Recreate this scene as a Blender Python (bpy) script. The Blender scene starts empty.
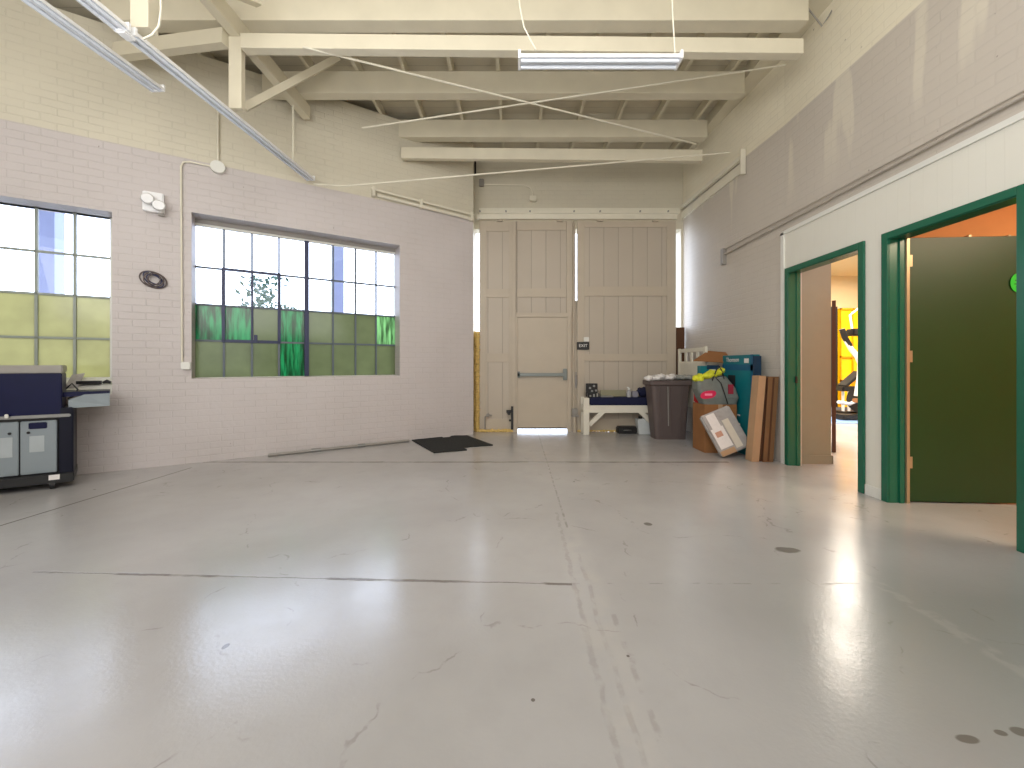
import bpy, bmesh, math, random
from mathutils import Vector, Matrix
random.seed(7)
C = bpy.context.scene.collection
F, CX, CY, H = 395.0, 517.0, 364.5, 1.2

# ------------------------------------------------------------------ helpers
def P(px, py, d):
    return Vector(((px-CX)/F*d, d, H+(CY-py)/F*d))
def floor_pt(px, py, z=0.0):
    d = (H-z)*F/(py-CY)
    return Vector(((px-CX)/F*d, d, z))
# left wall frame: local x runs to the right along the wall, local y outward
LO = Vector((-0.71, 6.82)); LA = math.atan2(.5285, .849)
LU = Vector((math.cos(LA), math.sin(LA))); LN = Vector((-math.sin(LA), math.cos(LA)))
LM = Matrix.Translation((LO.x, LO.y, 0)) @ Matrix.Rotation(LA, 4, 'Z')
def LW(px, py, t=0.0):
    r = Vector(((px-CX)/F, 1.0))
    d = (LO.dot(LN)+t)/r.dot(LN)
    return Vector((d*r.dot(LU)-LO.dot(LU), t, H+(CY-py)/F*d))
def LWs(px, t=0.0): return LW(px, 0, t).x
# right wall: X=3.265 to Y=4.83 then bent to (3.07, 7.3)
RX, RY, BX, BY = 3.265, 4.83, 3.07, 7.3
def RW(px, py, off=0.0):
    r = (px-CX)/F
    X = RX-off
    d = X/r
    if d > RY:
        m = (BX-RX)/(BY-RY)
        d = (RX-off-m*RY)/(r-m)
    return P(px, py, d)

class MB:
    def __init__(s): s.v=[]; s.f=[]; s.sm=[]
    def add(s, vs, fs, smooth=False, M=None):
        n=len(s.v)
        for v in vs:
            v=Vector(v)
            s.v.append(M@v if M is not None else v)
        for f in fs: s.f.append([i+n for i in f]); s.sm.append(smooth)
        return s
    def box(s, x0,x1,y0,y1,z0,z1, M=None):
        x0,x1=min(x0,x1),max(x0,x1); y0,y1=min(y0,y1),max(y0,y1); z0,z1=min(z0,z1),max(z0,z1)
        return s.add([(x0,y0,z0),(x1,y0,z0),(x1,y1,z0),(x0,y1,z0),(x0,y0,z1),(x1,y0,z1),(x1,y1,z1),(x0,y1,z1)],
              [(0,3,2,1),(4,5,6,7),(0,1,5,4),(1,2,6,5),(2,3,7,6),(3,0,4,7)], M=M)
    def rbox(s, x0,x1,y0,y1,z0,z1,r=.01, M=None, seg=2):
        bm=bmesh.new(); bmesh.ops.create_cube(bm,size=1)
        sx,sy,sz=abs(x1-x0),abs(y1-y0),abs(z1-z0)
        for v in bm.verts: v.co=Vector((v.co.x*sx,v.co.y*sy,v.co.z*sz))
        bmesh.ops.bevel(bm,geom=bm.edges[:],offset=min(r,.49*min(sx,sy,sz)),segments=seg,affect='EDGES')
        T=Matrix.Translation(((x0+x1)/2,(y0+y1)/2,(z0+z1)/2))
        return s.bm(bm,(M@T) if M is not None else T)
    def bm(s, bm, M=None, smooth=False):
        bm.verts.index_update()
        s.add([v.co.copy() for v in bm.verts],[[v.index for v in f.verts] for f in bm.faces],smooth,M)
        bm.free(); return s
    def bar(s, p, q, w, h):          # rectangular bar from p to q, w sideways, h upwards
        p=Vector(p); q=Vector(q); d=q-p; L=d.length; d.normalize()
        up=Vector((0,0,1)) if abs(d.z)<.95 else Vector((0,1,0))
        sd=d.cross(up).normalized(); u=sd.cross(d).normalized()
        M=Matrix((( d.x,sd.x,u.x,p.x),(d.y,sd.y,u.y,p.y),(d.z,sd.z,u.z,p.z),(0,0,0,1)))
        return s.box(0,L,-w/2,w/2,-h/2,h/2,M=M)
    def tube(s, pts, r, n=8, M=None, closed=False, cap=True):
        pts=[Vector(p) for p in pts]; N=len(pts); vs=[]; prev=None
        for i,p in enumerate(pts):
            if closed: d=pts[(i+1)%N]-pts[i-1]
            else: d=pts[min(i+1,N-1)]-pts[max(i-1,0)]
            d.normalize()
            a = prev if prev is not None else (Vector((0,0,1)) if abs(d.z)<.9 else Vector((1,0,0)))
            a=(a-d*a.dot(d)).normalized(); b=d.cross(a); prev=a
            rr = r[i] if isinstance(r,(list,tuple)) else r
            for k in range(n):
                t=2*math.pi*k/n; vs.append(p+a*math.cos(t)*rr+b*math.sin(t)*rr)
        fs=[]
        for i in range(N if closed else N-1):
            j=(i+1)%N
            for k in range(n):
                l=(k+1)%n; fs.append((i*n+k,i*n+l,j*n+l,j*n+k))
        s.add(vs,fs,True,M)
        if cap and not closed:
            s.add([vs[k] for k in range(n)],[tuple(reversed(range(n)))],False,M)
            s.add([vs[(N-1)*n+k] for k in range(n)],[tuple(range(n))],False,M)
        return s
    def cyl(s,p,q,r,n=16,M=None): return s.tube([p,q],r,n,M)
    def prism(s, pts, z0, z1, M=None):
        n=len(pts)
        vs=[(p[0],p[1],z0) for p in pts]+[(p[0],p[1],z1) for p in pts]
        fs=[tuple(reversed(range(n))),tuple(range(n,2*n))]+[(i,(i+1)%n,n+(i+1)%n,n+i) for i in range(n)]
        return s.add(vs,fs,M=M)
    def blob(s, c, size, seed=0, amp=.25, sub=3, M=None):
        from mathutils import noise
        bm=bmesh.new(); bmesh.ops.create_icosphere(bm,subdivisions=sub,radius=1)
        for v in bm.verts:
            k=1+amp*noise.noise(v.co*2.2+Vector((seed*3.1,seed,0)))+amp*.6*noise.noise(v.co*5+Vector((seed,7,seed)))
            v.co=Vector((v.co.x*size[0]*k,v.co.y*size[1]*k,v.co.z*size[2]*k))+Vector(c)
        return s.bm(bm,M,True)
    def build(s, name, mat, parent=None, M=None, origin=None, bevel=0, **tags):
        me=bpy.data.meshes.new(name)
        o=bpy.data.objects.new(name,me); C.objects.link(o)
        base=Vector((0,0,0))
        if M is not None: o.matrix_world=M
        if parent is not None:
            o.parent=parent
            base=-world(parent)
        elif M is None:
            if origin is None:
                xs=[v.x for v in s.v]; ys=[v.y for v in s.v]; zs=[v.z for v in s.v]
                origin=Vector(((min(xs)+max(xs))/2,(min(ys)+max(ys))/2,min(zs)))
            o.location=origin; base=-Vector(origin)
        me.from_pydata([tuple(v+base) for v in s.v],[],s.f); me.validate()
        for p,sm in zip(me.polygons,s.sm): p.use_smooth=sm
        bm=bmesh.new(); bm.from_mesh(me); bmesh.ops.recalc_face_normals(bm,faces=bm.faces); bm.to_mesh(me); bm.free()
        if mat: me.materials.append(mat)
        if bevel:
            m=o.modifiers.new('bevel','BEVEL'); m.width=bevel; m.segments=2; m.limit_method='ANGLE'
        for k,v in tags.items(): o[k]=v
        return o
def world(o):
    w=Vector((0,0,0))
    while o is not None: w+=o.location; o=o.parent
    return w
def thing(name, label, cat, loc, group=None, kind=None):
    o=bpy.data.objects.new(name,None); C.objects.link(o); o.location=Vector(loc); o.empty_display_size=.1
    o['label']=label
    if cat: o['category']=cat
    if group: o['group']=group
    if kind: o['kind']=kind
    return o
def xf(mb, M):
    mb.v=[M@v for v in mb.v]; return mb
def text_mb(txt, size, M):
    cu=bpy.data.curves.new('t','FONT'); cu.body=txt; cu.size=size; cu.align_x='CENTER'; cu.align_y='CENTER'; cu.extrude=.0008
    o=bpy.data.objects.new('t',cu); C.objects.link(o); bpy.context.view_layer.update()
    me=bpy.data.meshes.new_from_object(o.evaluated_get(bpy.context.evaluated_depsgraph_get()))
    mb=MB(); mb.add([v.co.copy() for v in me.vertices],[list(p.vertices) for p in me.polygons],False,M)
    bpy.data.objects.remove(o); bpy.data.curves.remove(cu); bpy.data.meshes.remove(me)
    return mb

# ------------------------------------------------------------------ materials
def srgb(r,g,b):
    f=lambda c:(c/255/12.92) if c/255<=.04045 else ((c/255+.055)/1.055)**2.4
    return (f(r),f(g),f(b),1)
class NT:
    def __init__(s,name):
        s.m=bpy.data.materials.new(name); s.m.use_nodes=True; s.t=s.m.node_tree; s.n=s.t.nodes
        s.b=s.n['Principled BSDF']; s.out=s.n['Material Output']
    def new(s,typ,**kw):
        n=s.n.new(typ)
        for k,v in kw.items():
            if k.startswith('i_'): n.inputs[k[2:].replace('_',' ')].default_value=v
            else: setattr(n,k,v)
        return n
    def l(s,a,b): s.t.links.new(a,b)
    def math(s,op,a,b=None,clamp=False,c=None):
        n=s.n.new('ShaderNodeMath'); n.operation=op; n.use_clamp=clamp
        for i,x in enumerate((a,b,c)):
            if x is None: continue
            if isinstance(x,(int,float)): n.inputs[i].default_value=x
            else: s.l(x,n.inputs[i])
        return n.outputs[0]
    def mix(s,f,a,b,blend='MIX'):
        n=s.n.new('ShaderNodeMix'); n.data_type='RGBA'; n.blend_type=blend
        for inp,x in ((n.inputs[0],f),(n.inputs[6],a),(n.inputs[7],b)):
            if isinstance(x,(int,float,tuple)): inp.default_value=x
            else: s.l(x,inp)
        return n.outputs[2]
    def noise(s,vec,scale,detail=3,rough=.5):
        n=s.n.new('ShaderNodeTexNoise'); n.inputs['Scale'].default_value=scale; n.inputs['Detail'].default_value=detail; n.inputs['Roughness'].default_value=rough
        if vec is not None: s.l(vec,n.inputs['Vector'])
        return n.outputs['Fac']
    def ramp(s,x,a,b,lo=0.,hi=1.):
        n=s.n.new('ShaderNodeMapRange'); n.interpolation_type='SMOOTHSTEP'
        n.inputs[1].default_value=a; n.inputs[2].default_value=b; n.inputs[3].default_value=lo; n.inputs[4].default_value=hi
        s.l(x,n.inputs[0]); return n.outputs[0]
    def bump(s,h,strength=.3,dist=.01):
        n=s.n.new('ShaderNodeBump'); n.inputs['Strength'].default_value=strength; n.inputs['Distance'].default_value=dist
        s.l(h,n.inputs['Height']); s.l(n.outputs[0],s.b.inputs['Normal'])
    def obj(s):
        tc=s.n.new('ShaderNodeTexCoord'); sp=s.n.new('ShaderNodeSeparateXYZ'); s.l(tc.outputs['Object'],sp.inputs[0])
        return tc.outputs['Object'],sp.outputs
    def geo(s):
        g=s.n.new('ShaderNodeNewGeometry'); sp=s.n.new('ShaderNodeSeparateXYZ'); s.l(g.outputs['Position'],sp.inputs[0])
        return g.outputs['Position'],sp.outputs
def simple(name,rgb,rough=.6,metal=0,var=.06,scale=9,spec=.5,bump=0,emit=None):
    t=NT(name); v,_=t.geo(); n=t.noise(v,scale,4)
    c=srgb(*rgb); dark=tuple(x*(1-var*2.2) for x in c[:3])+(1,); lite=tuple(min(1,x*(1+var)) for x in c[:3])+(1,)
    t.l(t.mix(n,dark,lite),t.b.inputs['Base Color'])
    t.b.inputs['Roughness'].default_value=rough; t.b.inputs['Metallic'].default_value=metal; t.b.inputs['Specular IOR Level'].default_value=spec
    if bump: t.bump(t.noise(v,scale*4,4),bump,.01)
    return t.m
def brick(name,lower,upper,zline,relief=.5,axis=0,scuff=False):
    t=NT(name); v,xyz=t.obj()
    cb=t.new('ShaderNodeCombineXYZ'); t.l(xyz[axis],cb.inputs[0]); t.l(xyz[2],cb.inputs[1])
    br=t.new('ShaderNodeTexBrick'); br.inputs['Scale'].default_value=1; br.inputs['Brick Width'].default_value=.235; br.inputs['Row Height'].default_value=.082
    br.inputs['Mortar Size'].default_value=.007; br.inputs['Mortar Smooth'].default_value=.5
    # wobble the courses slightly
    nz=t.new('ShaderNodeTexNoise'); nz.inputs['Scale'].default_value=6; t.l(cb.outputs[0],nz.inputs['Vector'])
    va=t.new('ShaderNodeVectorMath',operation='MULTIPLY_ADD'); t.l(nz.outputs['Color'],va.inputs[0]); va.inputs[1].default_value=(.012,.012,0); t.l(cb.outputs[0],va.inputs[2])
    t.l(va.outputs[0],br.inputs['Vector'])
    br.inputs['Color1'].default_value=(.45,.45,.45,1); br.inputs['Color2'].default_value=(.6,.6,.6,1)
    n1=t.noise(v,1.3,4); n2=t.noise(v,22,4); n3=t.noise(v,7,3)
    fac=t.ramp(xyz[2],zline-.012,zline+.012)
    if scuff:
        mp=t.new('ShaderNodeMapping'); mp.inputs['Scale'].default_value=(3.2,3.2,.45); t.l(v,mp.inputs[0]); fl=t.math('MULTIPLY',t.ramp(t.noise(mp.outputs[0],1,3),.58,.64),t.ramp(xyz[2],zline-1.2,zline-.3))
        fac=t.math('MAXIMUM',fac,t.math('MULTIPLY',fl,.4))
    col=t.mix(fac,srgb(*lower),srgb(*upper))
    col=t.mix(t.math('MULTIPLY',t.math('MULTIPLY',br.outputs['Fac'],t.ramp(n3,.35,.65,.2,1.)),.09),col,(.28,.25,.22,1))
    col=t.mix(t.ramp(n1,.3,.75,0,.13),col,(.36,.33,.29,1))
    chips=t.math('MULTIPLY',t.ramp(n2,.70,.74),t.ramp(n3,.5,.6))
    col=t.mix(t.math('MULTIPLY',chips,.75),col,(.22,.18,.15,1))
    t.l(col,t.b.inputs['Base Color']); t.b.inputs['Roughness'].default_value=.55; t.b.inputs['Specular IOR Level'].default_value=.35
    h=t.math('SUBTRACT',t.math('MULTIPLY',n2,.5),t.math('MULTIPLY',t.math('MULTIPLY',br.outputs['Fac'],.8),t.ramp(n1,.35,.65,.12,1.)))
    h=t.math('ADD',h,t.math('MULTIPLY',n3,.5)); h=t.math('ADD',h,t.math('MULTIPLY',br.outputs['Color'],.3))
    t.bump(h,relief,.012)
    return t.m
LOWC=(200,193,192); UPC=(210,204,186)
M_brickL=brick('painted_brick_left',LOWC,UPC,3.69,.48)
M_brickR=brick('painted_brick_right',(199,191,181),(236,229,208),4.12,.3,axis=1,scuff=True)
M_brickRr=brick('painted_brick_right_rear',(199,191,181),(236,229,208),4.12,.35,axis=0,scuff=True)
M_brickB=brick('painted_brick_back',UPC,UPC,0,.35)
M_cream=simple('cream_painted_timber',(218,211,190),.5,var=.07,scale=3,bump=.08)
M_cream2=simple('cream_painted_steel',(226,221,204),.4,var=.05,scale=5)
M_white=simple('white_paint',(226,226,220),.45,var=.04,scale=3)
M_door=simple('taupe_door_paint',(190,178,160),.5,var=.05,scale=4,bump=.04)
M_green=simple('dark_green_gloss_paint',(26,98,74),.25,var=.06,scale=4)
M_greenleaf=simple('olive_green_leaf_paint',(30,64,28),.4,var=.06,scale=3)
M_navy=simple('navy_metal',(7,13,56),.4,var=.08,spec=.25)
M_navydark=simple('near_black_navy_metal',(6,9,30),.4,spec=.25)
M_railpaint=simple('wall_coloured_pipe',(186,178,168),.5)
M_black=simple('black_plastic',(22,22,24),.45,var=.1)
M_black2=simple('black_rubber',(20,24,24),.8,var=.2,scale=30,bump=.3)
M_greypanel=simple('grey_panel_metal',(138,148,154),.4,var=.04)
M_greylid=simple('grey_lid_metal',(150,146,140),.4,var=.05)
M_steel=simple('brushed_steel',(150,150,148),.35,metal=.8,var=.08)
M_pushbar=simple('grey_push_bar',(120,125,122),.35,metal=.5,var=.05)
M_lamp=simple('white_enamel',(240,241,243),.3,var=.03)
M_tube=simple('unlit_fluorescent_tube',(226,232,242),.2,var=.02)
M_card=simple('cardboard',(150,102,60),.8,var=.08,scale=6,bump=.08)
M_card2=simple('pale_cardboard',(182,148,114),.8,var=.07,scale=6)
M_card3=simple('dark_cardboard',(84,52,30),.8,var=.08,scale=6)
M_card4=simple('brown_cardboard',(122,88,56),.8,var=.08,scale=6)
M_teal=simple('teal_printed_card',(10,120,132),.45,var=.12,scale=5)
M_tealdark=simple('dark_teal_card',(12,50,78),.5,var=.1)
M_bin=simple('grey_brown_plastic',(96,84,82),.5,var=.05)
M_bag=simple('grey_bag_fabric',(118,124,120),.6,var=.12,scale=14,bump=.3)
M_yellow=simple('yellow_cloth',(226,230,60),.8,var=.15,scale=20,bump=.3)
M_pink=simple('pink_red_label',(220,40,90),.4,var=.05)
M_red=simple('red_plastic',(190,24,30),.5,var=.1)
M_paper=simple('white_paper',(232,228,226),.6,var=.05,scale=30)
M_parcel=simple('grey_plastic_wrap',(176,172,170),.25,var=.14,scale=16,bump=.5)
M_foam=simple('yellow_spray_foam',(232,200,124),.8,var=.2,scale=26,bump=.8)
M_bluetint=simple('navy_fabric',(20,26,62),.9,var=.15,scale=12,bump=.2)
M_bedwhite=simple('white_painted_wood',(226,222,208),.45,var=.05)
M_yellowmetal=simple('yellow_locker_paint',(250,190,10),.35,var=.05)
M_gymwall=simple('warm_beige_wall',(214,196,160),.7,var=.03)
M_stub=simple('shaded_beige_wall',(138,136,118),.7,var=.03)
M_orangewall=simple('orange_beige_wall',(226,160,100),.7,var=.03)
M_browndoor=simple('dark_brown_wood',(78,44,28),.5,var=.1)
M_bluefloor=simple('pale_blue_floor_tape',(120,150,190),.4,var=.06)
M_mat=simple('dark_gym_mat',(60,62,70),.8,var=.08,scale=20)
M_gapshade=simple('gap_shade_sheet',(22,24,34),.9,var=.1)  # shade of the gap above the left wall, put into the colour
M_sticker=simple('bright_green_sticker',(40,200,60),.4,var=.04)
M_stickerink=simple('dark_green_ink',(10,120,30),.5)
M_concrete=simple('outdoor_concrete',(190,190,186),.8,var=.08)
M_outblue=simple('hazy_blue_grey_steel',(146,156,196),.7,var=.04)
M_leaf=simple('tree_leaf',(84,118,104),.7,var=.3)
M_bark=simple('tree_bark',(80,70,60),.9,var=.2)
M_hinge=simple('brass_hinge',(196,176,140),.35,metal=.6)
M_muntin=simple('dark_window_steel',(96,106,116),.5,var=.08)  # both bar steels lightened, window bloom put into their colour
M_muntinL=simple('pale_window_steel',(150,158,150),.5,var=.08)
M_sash=simple('navy_sash_steel',(30,38,78),.45,var=.06)

def panel_mat():
    t=NT('white_beadboard'); v,xyz=t.obj()
    w=t.math('FRACT',t.math('MULTIPLY',xyz[1],1/.105)); g=t.ramp(t.math('ABSOLUTE',t.math('SUBTRACT',w,.5)),.46,.5)
    n=t.noise(v,2,4)
    c=t.mix(t.math('MULTIPLY',g,.07),srgb(226,224,214),(.4,.38,.33,1)); c=t.mix(t.ramp(n,.4,.8,0,.15),c,srgb(200,192,176))
    t.l(c,t.b.inputs['Base Color']); t.b.inputs['Roughness'].default_value=.4
    t.bump(t.math('MULTIPLY',g,-1.),.15,.006); return t.m
M_panel=panel_mat()
def plank_mat(name,rgb,axis,width,rough=.5,dark=.35):
    t=NT(name); v,xyz=t.geo()
    a=t.math('MULTIPLY',xyz[axis],1/width); w=t.math('FRACT',a); g=t.ramp(t.math('ABSOLUTE',t.math('SUBTRACT',w,.5)),.46,.5)
    wn=t.new('ShaderNodeTexWhiteNoise',noise_dimensions='1D'); t.l(t.math('FLOOR',a),wn.inputs['W'])
    c0=srgb(*rgb); c=t.mix(t.math('MULTIPLY',wn.outputs['Value'],.14),c0,tuple(x*.6 for x in c0[:3])+(1,))
    c=t.mix(t.math('MULTIPLY',g,dark),c,(.1,.085,.07,1)); c=t.mix(t.ramp(t.noise(v,1.5,4),.4,.8,0,.12),c,(.3,.26,.2,1))
    t.l(c,t.b.inputs['Base Color']); t.b.inputs['Roughness'].default_value=rough
    t.bump(t.math('MULTIPLY',g,-1.),.5,.006); return t.m
M_deck=plank_mat('roof_deck_boards',(212,205,186),1,.14,.6,.4)
M_doorplank=plank_mat('taupe_door_boards',(188,177,162),0,.26,.5,.35)

def floor_mat():
    t=NT('painted_concrete_floor'); v,xyz=t.geo(); X,Y=xyz[0],xyz[1]
    n1=t.noise(v,.7,5); n2=t.noise(v,5,5,.6); n3=t.noise(v,60,3); n4=t.noise(v,14,4)
    warp=t.math('MULTIPLY',t.math('SUBTRACT',t.noise(v,3,4),.5),.10); warp2=t.math('MULTIPLY',t.math('SUBTRACT',t.noise(v,9,5,.7),.5),.06)
    col=t.mix(t.ramp(n1,.3,.7),srgb(170,168,167),srgb(184,182,182))
    col=t.mix(t.ramp(n2,.4,.85,0,.14),col,srgb(148,145,143))
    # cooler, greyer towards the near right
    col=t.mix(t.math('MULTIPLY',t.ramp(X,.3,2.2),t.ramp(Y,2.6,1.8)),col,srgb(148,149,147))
    def line(ax,val,w,lo,hi,ax2,wob,brk=None,slope=0.):
        a=t.math('SUBTRACT',ax,val)
        if slope: a=t.math('SUBTRACT',a,t.math('MULTIPLY',ax2,slope))
        a=t.math('ADD',a,wob) if wob is not None else a
        g=t.ramp(t.math('ABSOLUTE',a),w*.5,w*1.4,1.,0.)
        g=t.math('MULTIPLY',g,t.math('MULTIPLY',t.math('GREATER_THAN',ax2,lo),t.math('LESS_THAN',ax2,hi)))
        if brk is not None: g=t.math('MULTIPLY',g,brk)
        return g
    thin=t.math('MULTIPLY',warp2,.35)
    br1=t.ramp(t.noise(v,1.7,3),.45,.6,.6,1.); br2=t.ramp(t.noise(v,2.6,3),.44,.54)
    L1a=line(Y,2.171,.004,-2.8,.30,X,thin,br1,-.041)
    L1b=line(Y,2.171,.011,-2.8,.30,X,thin,br2,-.041)
    L1c=line(Y,2.165,.005,.3,1.9,X,thin,t.ramp(n4,.45,.6,0,.35))
    L2=line(Y,4.86,.03,-3.85,2.6,X,None,t.ramp(n2,.3,.6,.35,.9))
    L3=line(X,-3.95,.010,1,4.6,Y,None,None,.035)
    L4=line(X,.37,.008,2.9,7,Y,thin,t.ramp(n4,.4,.6,.1,.55))
    cracks=t.math('MAXIMUM',t.math('MAXIMUM',L1a,L1b),t.math('MAXIMUM',L2,t.math('MAXIMUM',L3,t.math('MAXIMUM',L4,L1c))))
    col=t.mix(t.math('MULTIPLY',cracks,.72),col,srgb(84,74,66))
    # rough scar strip
    sc1=line(X,.30,.012,0,3.2,Y,warp2,None,.006); sc2=line(X,.385,.010,0,2.5,Y,t.math('MULTIPLY',warp,.6),None)
    sc3=line(X,.46,.012,0,1.9,Y,warp,t.ramp(n4,.4,.6))
    strip=t.math('MULTIPLY',t.ramp(t.math('ABSOLUTE',t.math('ADD',t.math('SUBTRACT',X,.37),t.math('MULTIPLY',warp,1.))),.03,.13,1,0),t.ramp(Y,3.4,2.6))
    scar=t.math('MAXIMUM',t.math('MAXIMUM',t.math('MULTIPLY',sc1,.9),sc2),sc3)
    col=t.mix(t.math('MULTIPLY',t.math('MULTIPLY',scar,t.ramp(n4,.35,.6)),.30),col,srgb(128,120,116))
    col=t.mix(t.math('MULTIPLY',t.math('MULTIPLY',strip,t.ramp(n2,.35,.65)),.25),col,srgb(206,200,192))
    # right scuff running towards camera
    sr=line(X,1.98,.035,1.2,2.3,Y,warp,t.ramp(n4,.42,.6),.0)
    col=t.mix(t.math('MULTIPLY',sr,.12),col,srgb(214,208,200))
    # chips and little pits
    vo=t.new('ShaderNodeTexVoronoi',feature='F1'); vo.inputs['Scale'].default_value=2.3; t.l(v,vo.inputs['Vector'])
    wn=t.new('ShaderNodeTexWhiteNoise',noise_dimensions='3D'); t.l(vo.outputs['Position'],wn.inputs['Vector'])
    pit=t.math('MULTIPLY',t.math('LESS_THAN',vo.outputs['Distance'],t.math('MULTIPLY',wn.outputs['Value'],.028)),t.math('GREATER_THAN',wn.outputs['Value'],.35))
    col=t.mix(t.math('MULTIPLY',pit,.7),col,srgb(90,84,78))
    # map-like hairline cracks
    vc=t.new('ShaderNodeTexVoronoi',feature='DISTANCE_TO_EDGE'); vc.inputs['Scale'].default_value=.9
    nv=t.new('ShaderNodeTexNoise'); nv.inputs['Scale'].default_value=2; nv.inputs['Detail'].default_value=5; t.l(v,nv.inputs['Vector'])
    va=t.new('ShaderNodeVectorMath',operation='MULTIPLY_ADD'); t.l(nv.outputs['Color'],va.inputs[0]); va.inputs[1].default_value=(.5,.5,.5); t.l(v,va.inputs[2]); t.l(va.outputs[0],vc.inputs['Vector'])
    hair=t.math('MULTIPLY',t.ramp(vc.outputs['Distance'],.002,.006,1,0),t.ramp(n2,.5,.62))
    col=t.mix(t.math('MULTIPLY',hair,.35),col,srgb(110,102,94))
    # dark oval stains
    def spot(x,y,rx,ry,k):
        a=t.math('POWER',t.math('DIVIDE',t.math('SUBTRACT',X,x),rx),2.); b=t.math('POWER',t.math('DIVIDE',t.math('SUBTRACT',Y,y),ry),2.)
        d=t.math('ADD',t.math('ADD',a,b),t.math('MULTIPLY',t.math('SUBTRACT',n4,.5),1.2)); return t.ramp(d,.6,1.2,k,0.)
    for px,py,rx,ry,k in ((787,550,.075,.045,.85),(648,524,.03,.03,.8),(967,739,.035,.016,.8),(1001,733,.02,.012,.8),(1021,732,.03,.018,.8),(226,646,.014,.02,.8),(533,700,.008,.008,.9),(628,656,.007,.007,.9)):
        p=floor_pt(px,py); col=t.mix(spot(p.x,p.y,rx,ry,k),col,srgb(96,90,84))
    t.l(col,t.b.inputs['Base Color'])
    ro=t.ramp(t.noise(v,2.2,5,.6),.25,.75,.17,.26); t.l(ro,t.b.inputs['Roughness'])
    t.b.inputs['Specular IOR Level'].default_value=1.0
    h=t.math('ADD',t.math('MULTIPLY',n3,.32),t.math('MULTIPLY',n4,.12))
    h=t.math('SUBTRACT',h,t.math('MULTIPLY',cracks,1.2)); h=t.math('SUBTRACT',h,t.math('MULTIPLY',pit,1.)); h=t.math('ADD',h,t.math('MULTIPLY',scar,.9))
    t.bump(h,.22,.008)
    return t.m
M_floor=floor_mat()

def pane_mat(name,rgb,trans=.6,clear=.0,stripe=False):
    """backlit tinted pane: translucent diffuse + some see-through tint"""
    t=NT(name); v,xyz=t.obj(); t.n.remove(t.b)
    n=t.noise(v,5,4)
    c0=srgb(*rgb)
    if stripe:
        mp=t.new('ShaderNodeMapping'); mp.inputs['Scale'].default_value=(30,30,3); t.l(v,mp.inputs[0]); n=t.noise(mp.outputs[0],1,4)
        col=t.mix(t.ramp(n,.35,.65),tuple(x*.6 for x in c0[:3])+(1,),tuple(min(1,x*1.6+.03) for x in c0[:3])+(1,))
    else: col=t.mix(n,tuple(x*.8 for x in c0[:3])+(1,),tuple(min(1,x*1.15) for x in c0[:3])+(1,))
    tl=t.new('ShaderNodeBsdfTranslucent'); t.l(col,tl.inputs[0]); tr=t.new('ShaderNodeBsdfTransparent'); t.l(col,tr.inputs[0])
    gl=t.new('ShaderNodeBsdfGlossy'); gl.inputs['Roughness'].default_value=.15
    m1=t.new('ShaderNodeMixShader'); m1.inputs[0].default_value=clear; t.l(tl.outputs[0],m1.inputs[1]); t.l(tr.outputs[0],m1.inputs[2])
    m2=t.new('ShaderNodeMixShader'); m2.inputs[0].default_value=.04; t.l(m1.outputs[0],m2.inputs[1]); t.l(gl.outputs[0],m2.inputs[2])
    t.l(m2.outputs[0],t.out.inputs['Surface']); return t.m
def clear_mat():
    t=NT('clear_window_glass'); t.n.remove(t.b)
    tr=t.new('ShaderNodeBsdfTransparent'); tr.inputs[0].default_value=(.97,.98,1,1); gl=t.new('ShaderNodeBsdfGlossy'); gl.inputs['Roughness'].default_value=.02
    fr=t.new('ShaderNodeFresnel'); fr.inputs[0].default_value=1.3
    m=t.new('ShaderNodeMixShader'); t.l(fr.outputs[0],m.inputs[0]); t.l(tr.outputs[0],m.inputs[1]); t.l(gl.outputs[0],m.inputs[2]); t.l(m.outputs[0],t.out.inputs['Surface']); return t.m
M_clear=clear_mat()
WS=6.0   # sky strength
k=1/WS
M_pale=pane_mat('pale_yellow_green_pane',(176,172,136),clear=.05)
M_olive=pane_mat('olive_grey_pane',(136,140,112),clear=.03)
M_vivid=pane_mat('vivid_green_rippled_pane',(36,126,88),clear=.14,stripe=True)
M_vivid2=pane_mat('light_green_rippled_pane',(130,160,120),clear=.12,stripe=True)

M_labelgrey=simple('grey_white_label',(172,180,184),.5)
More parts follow.
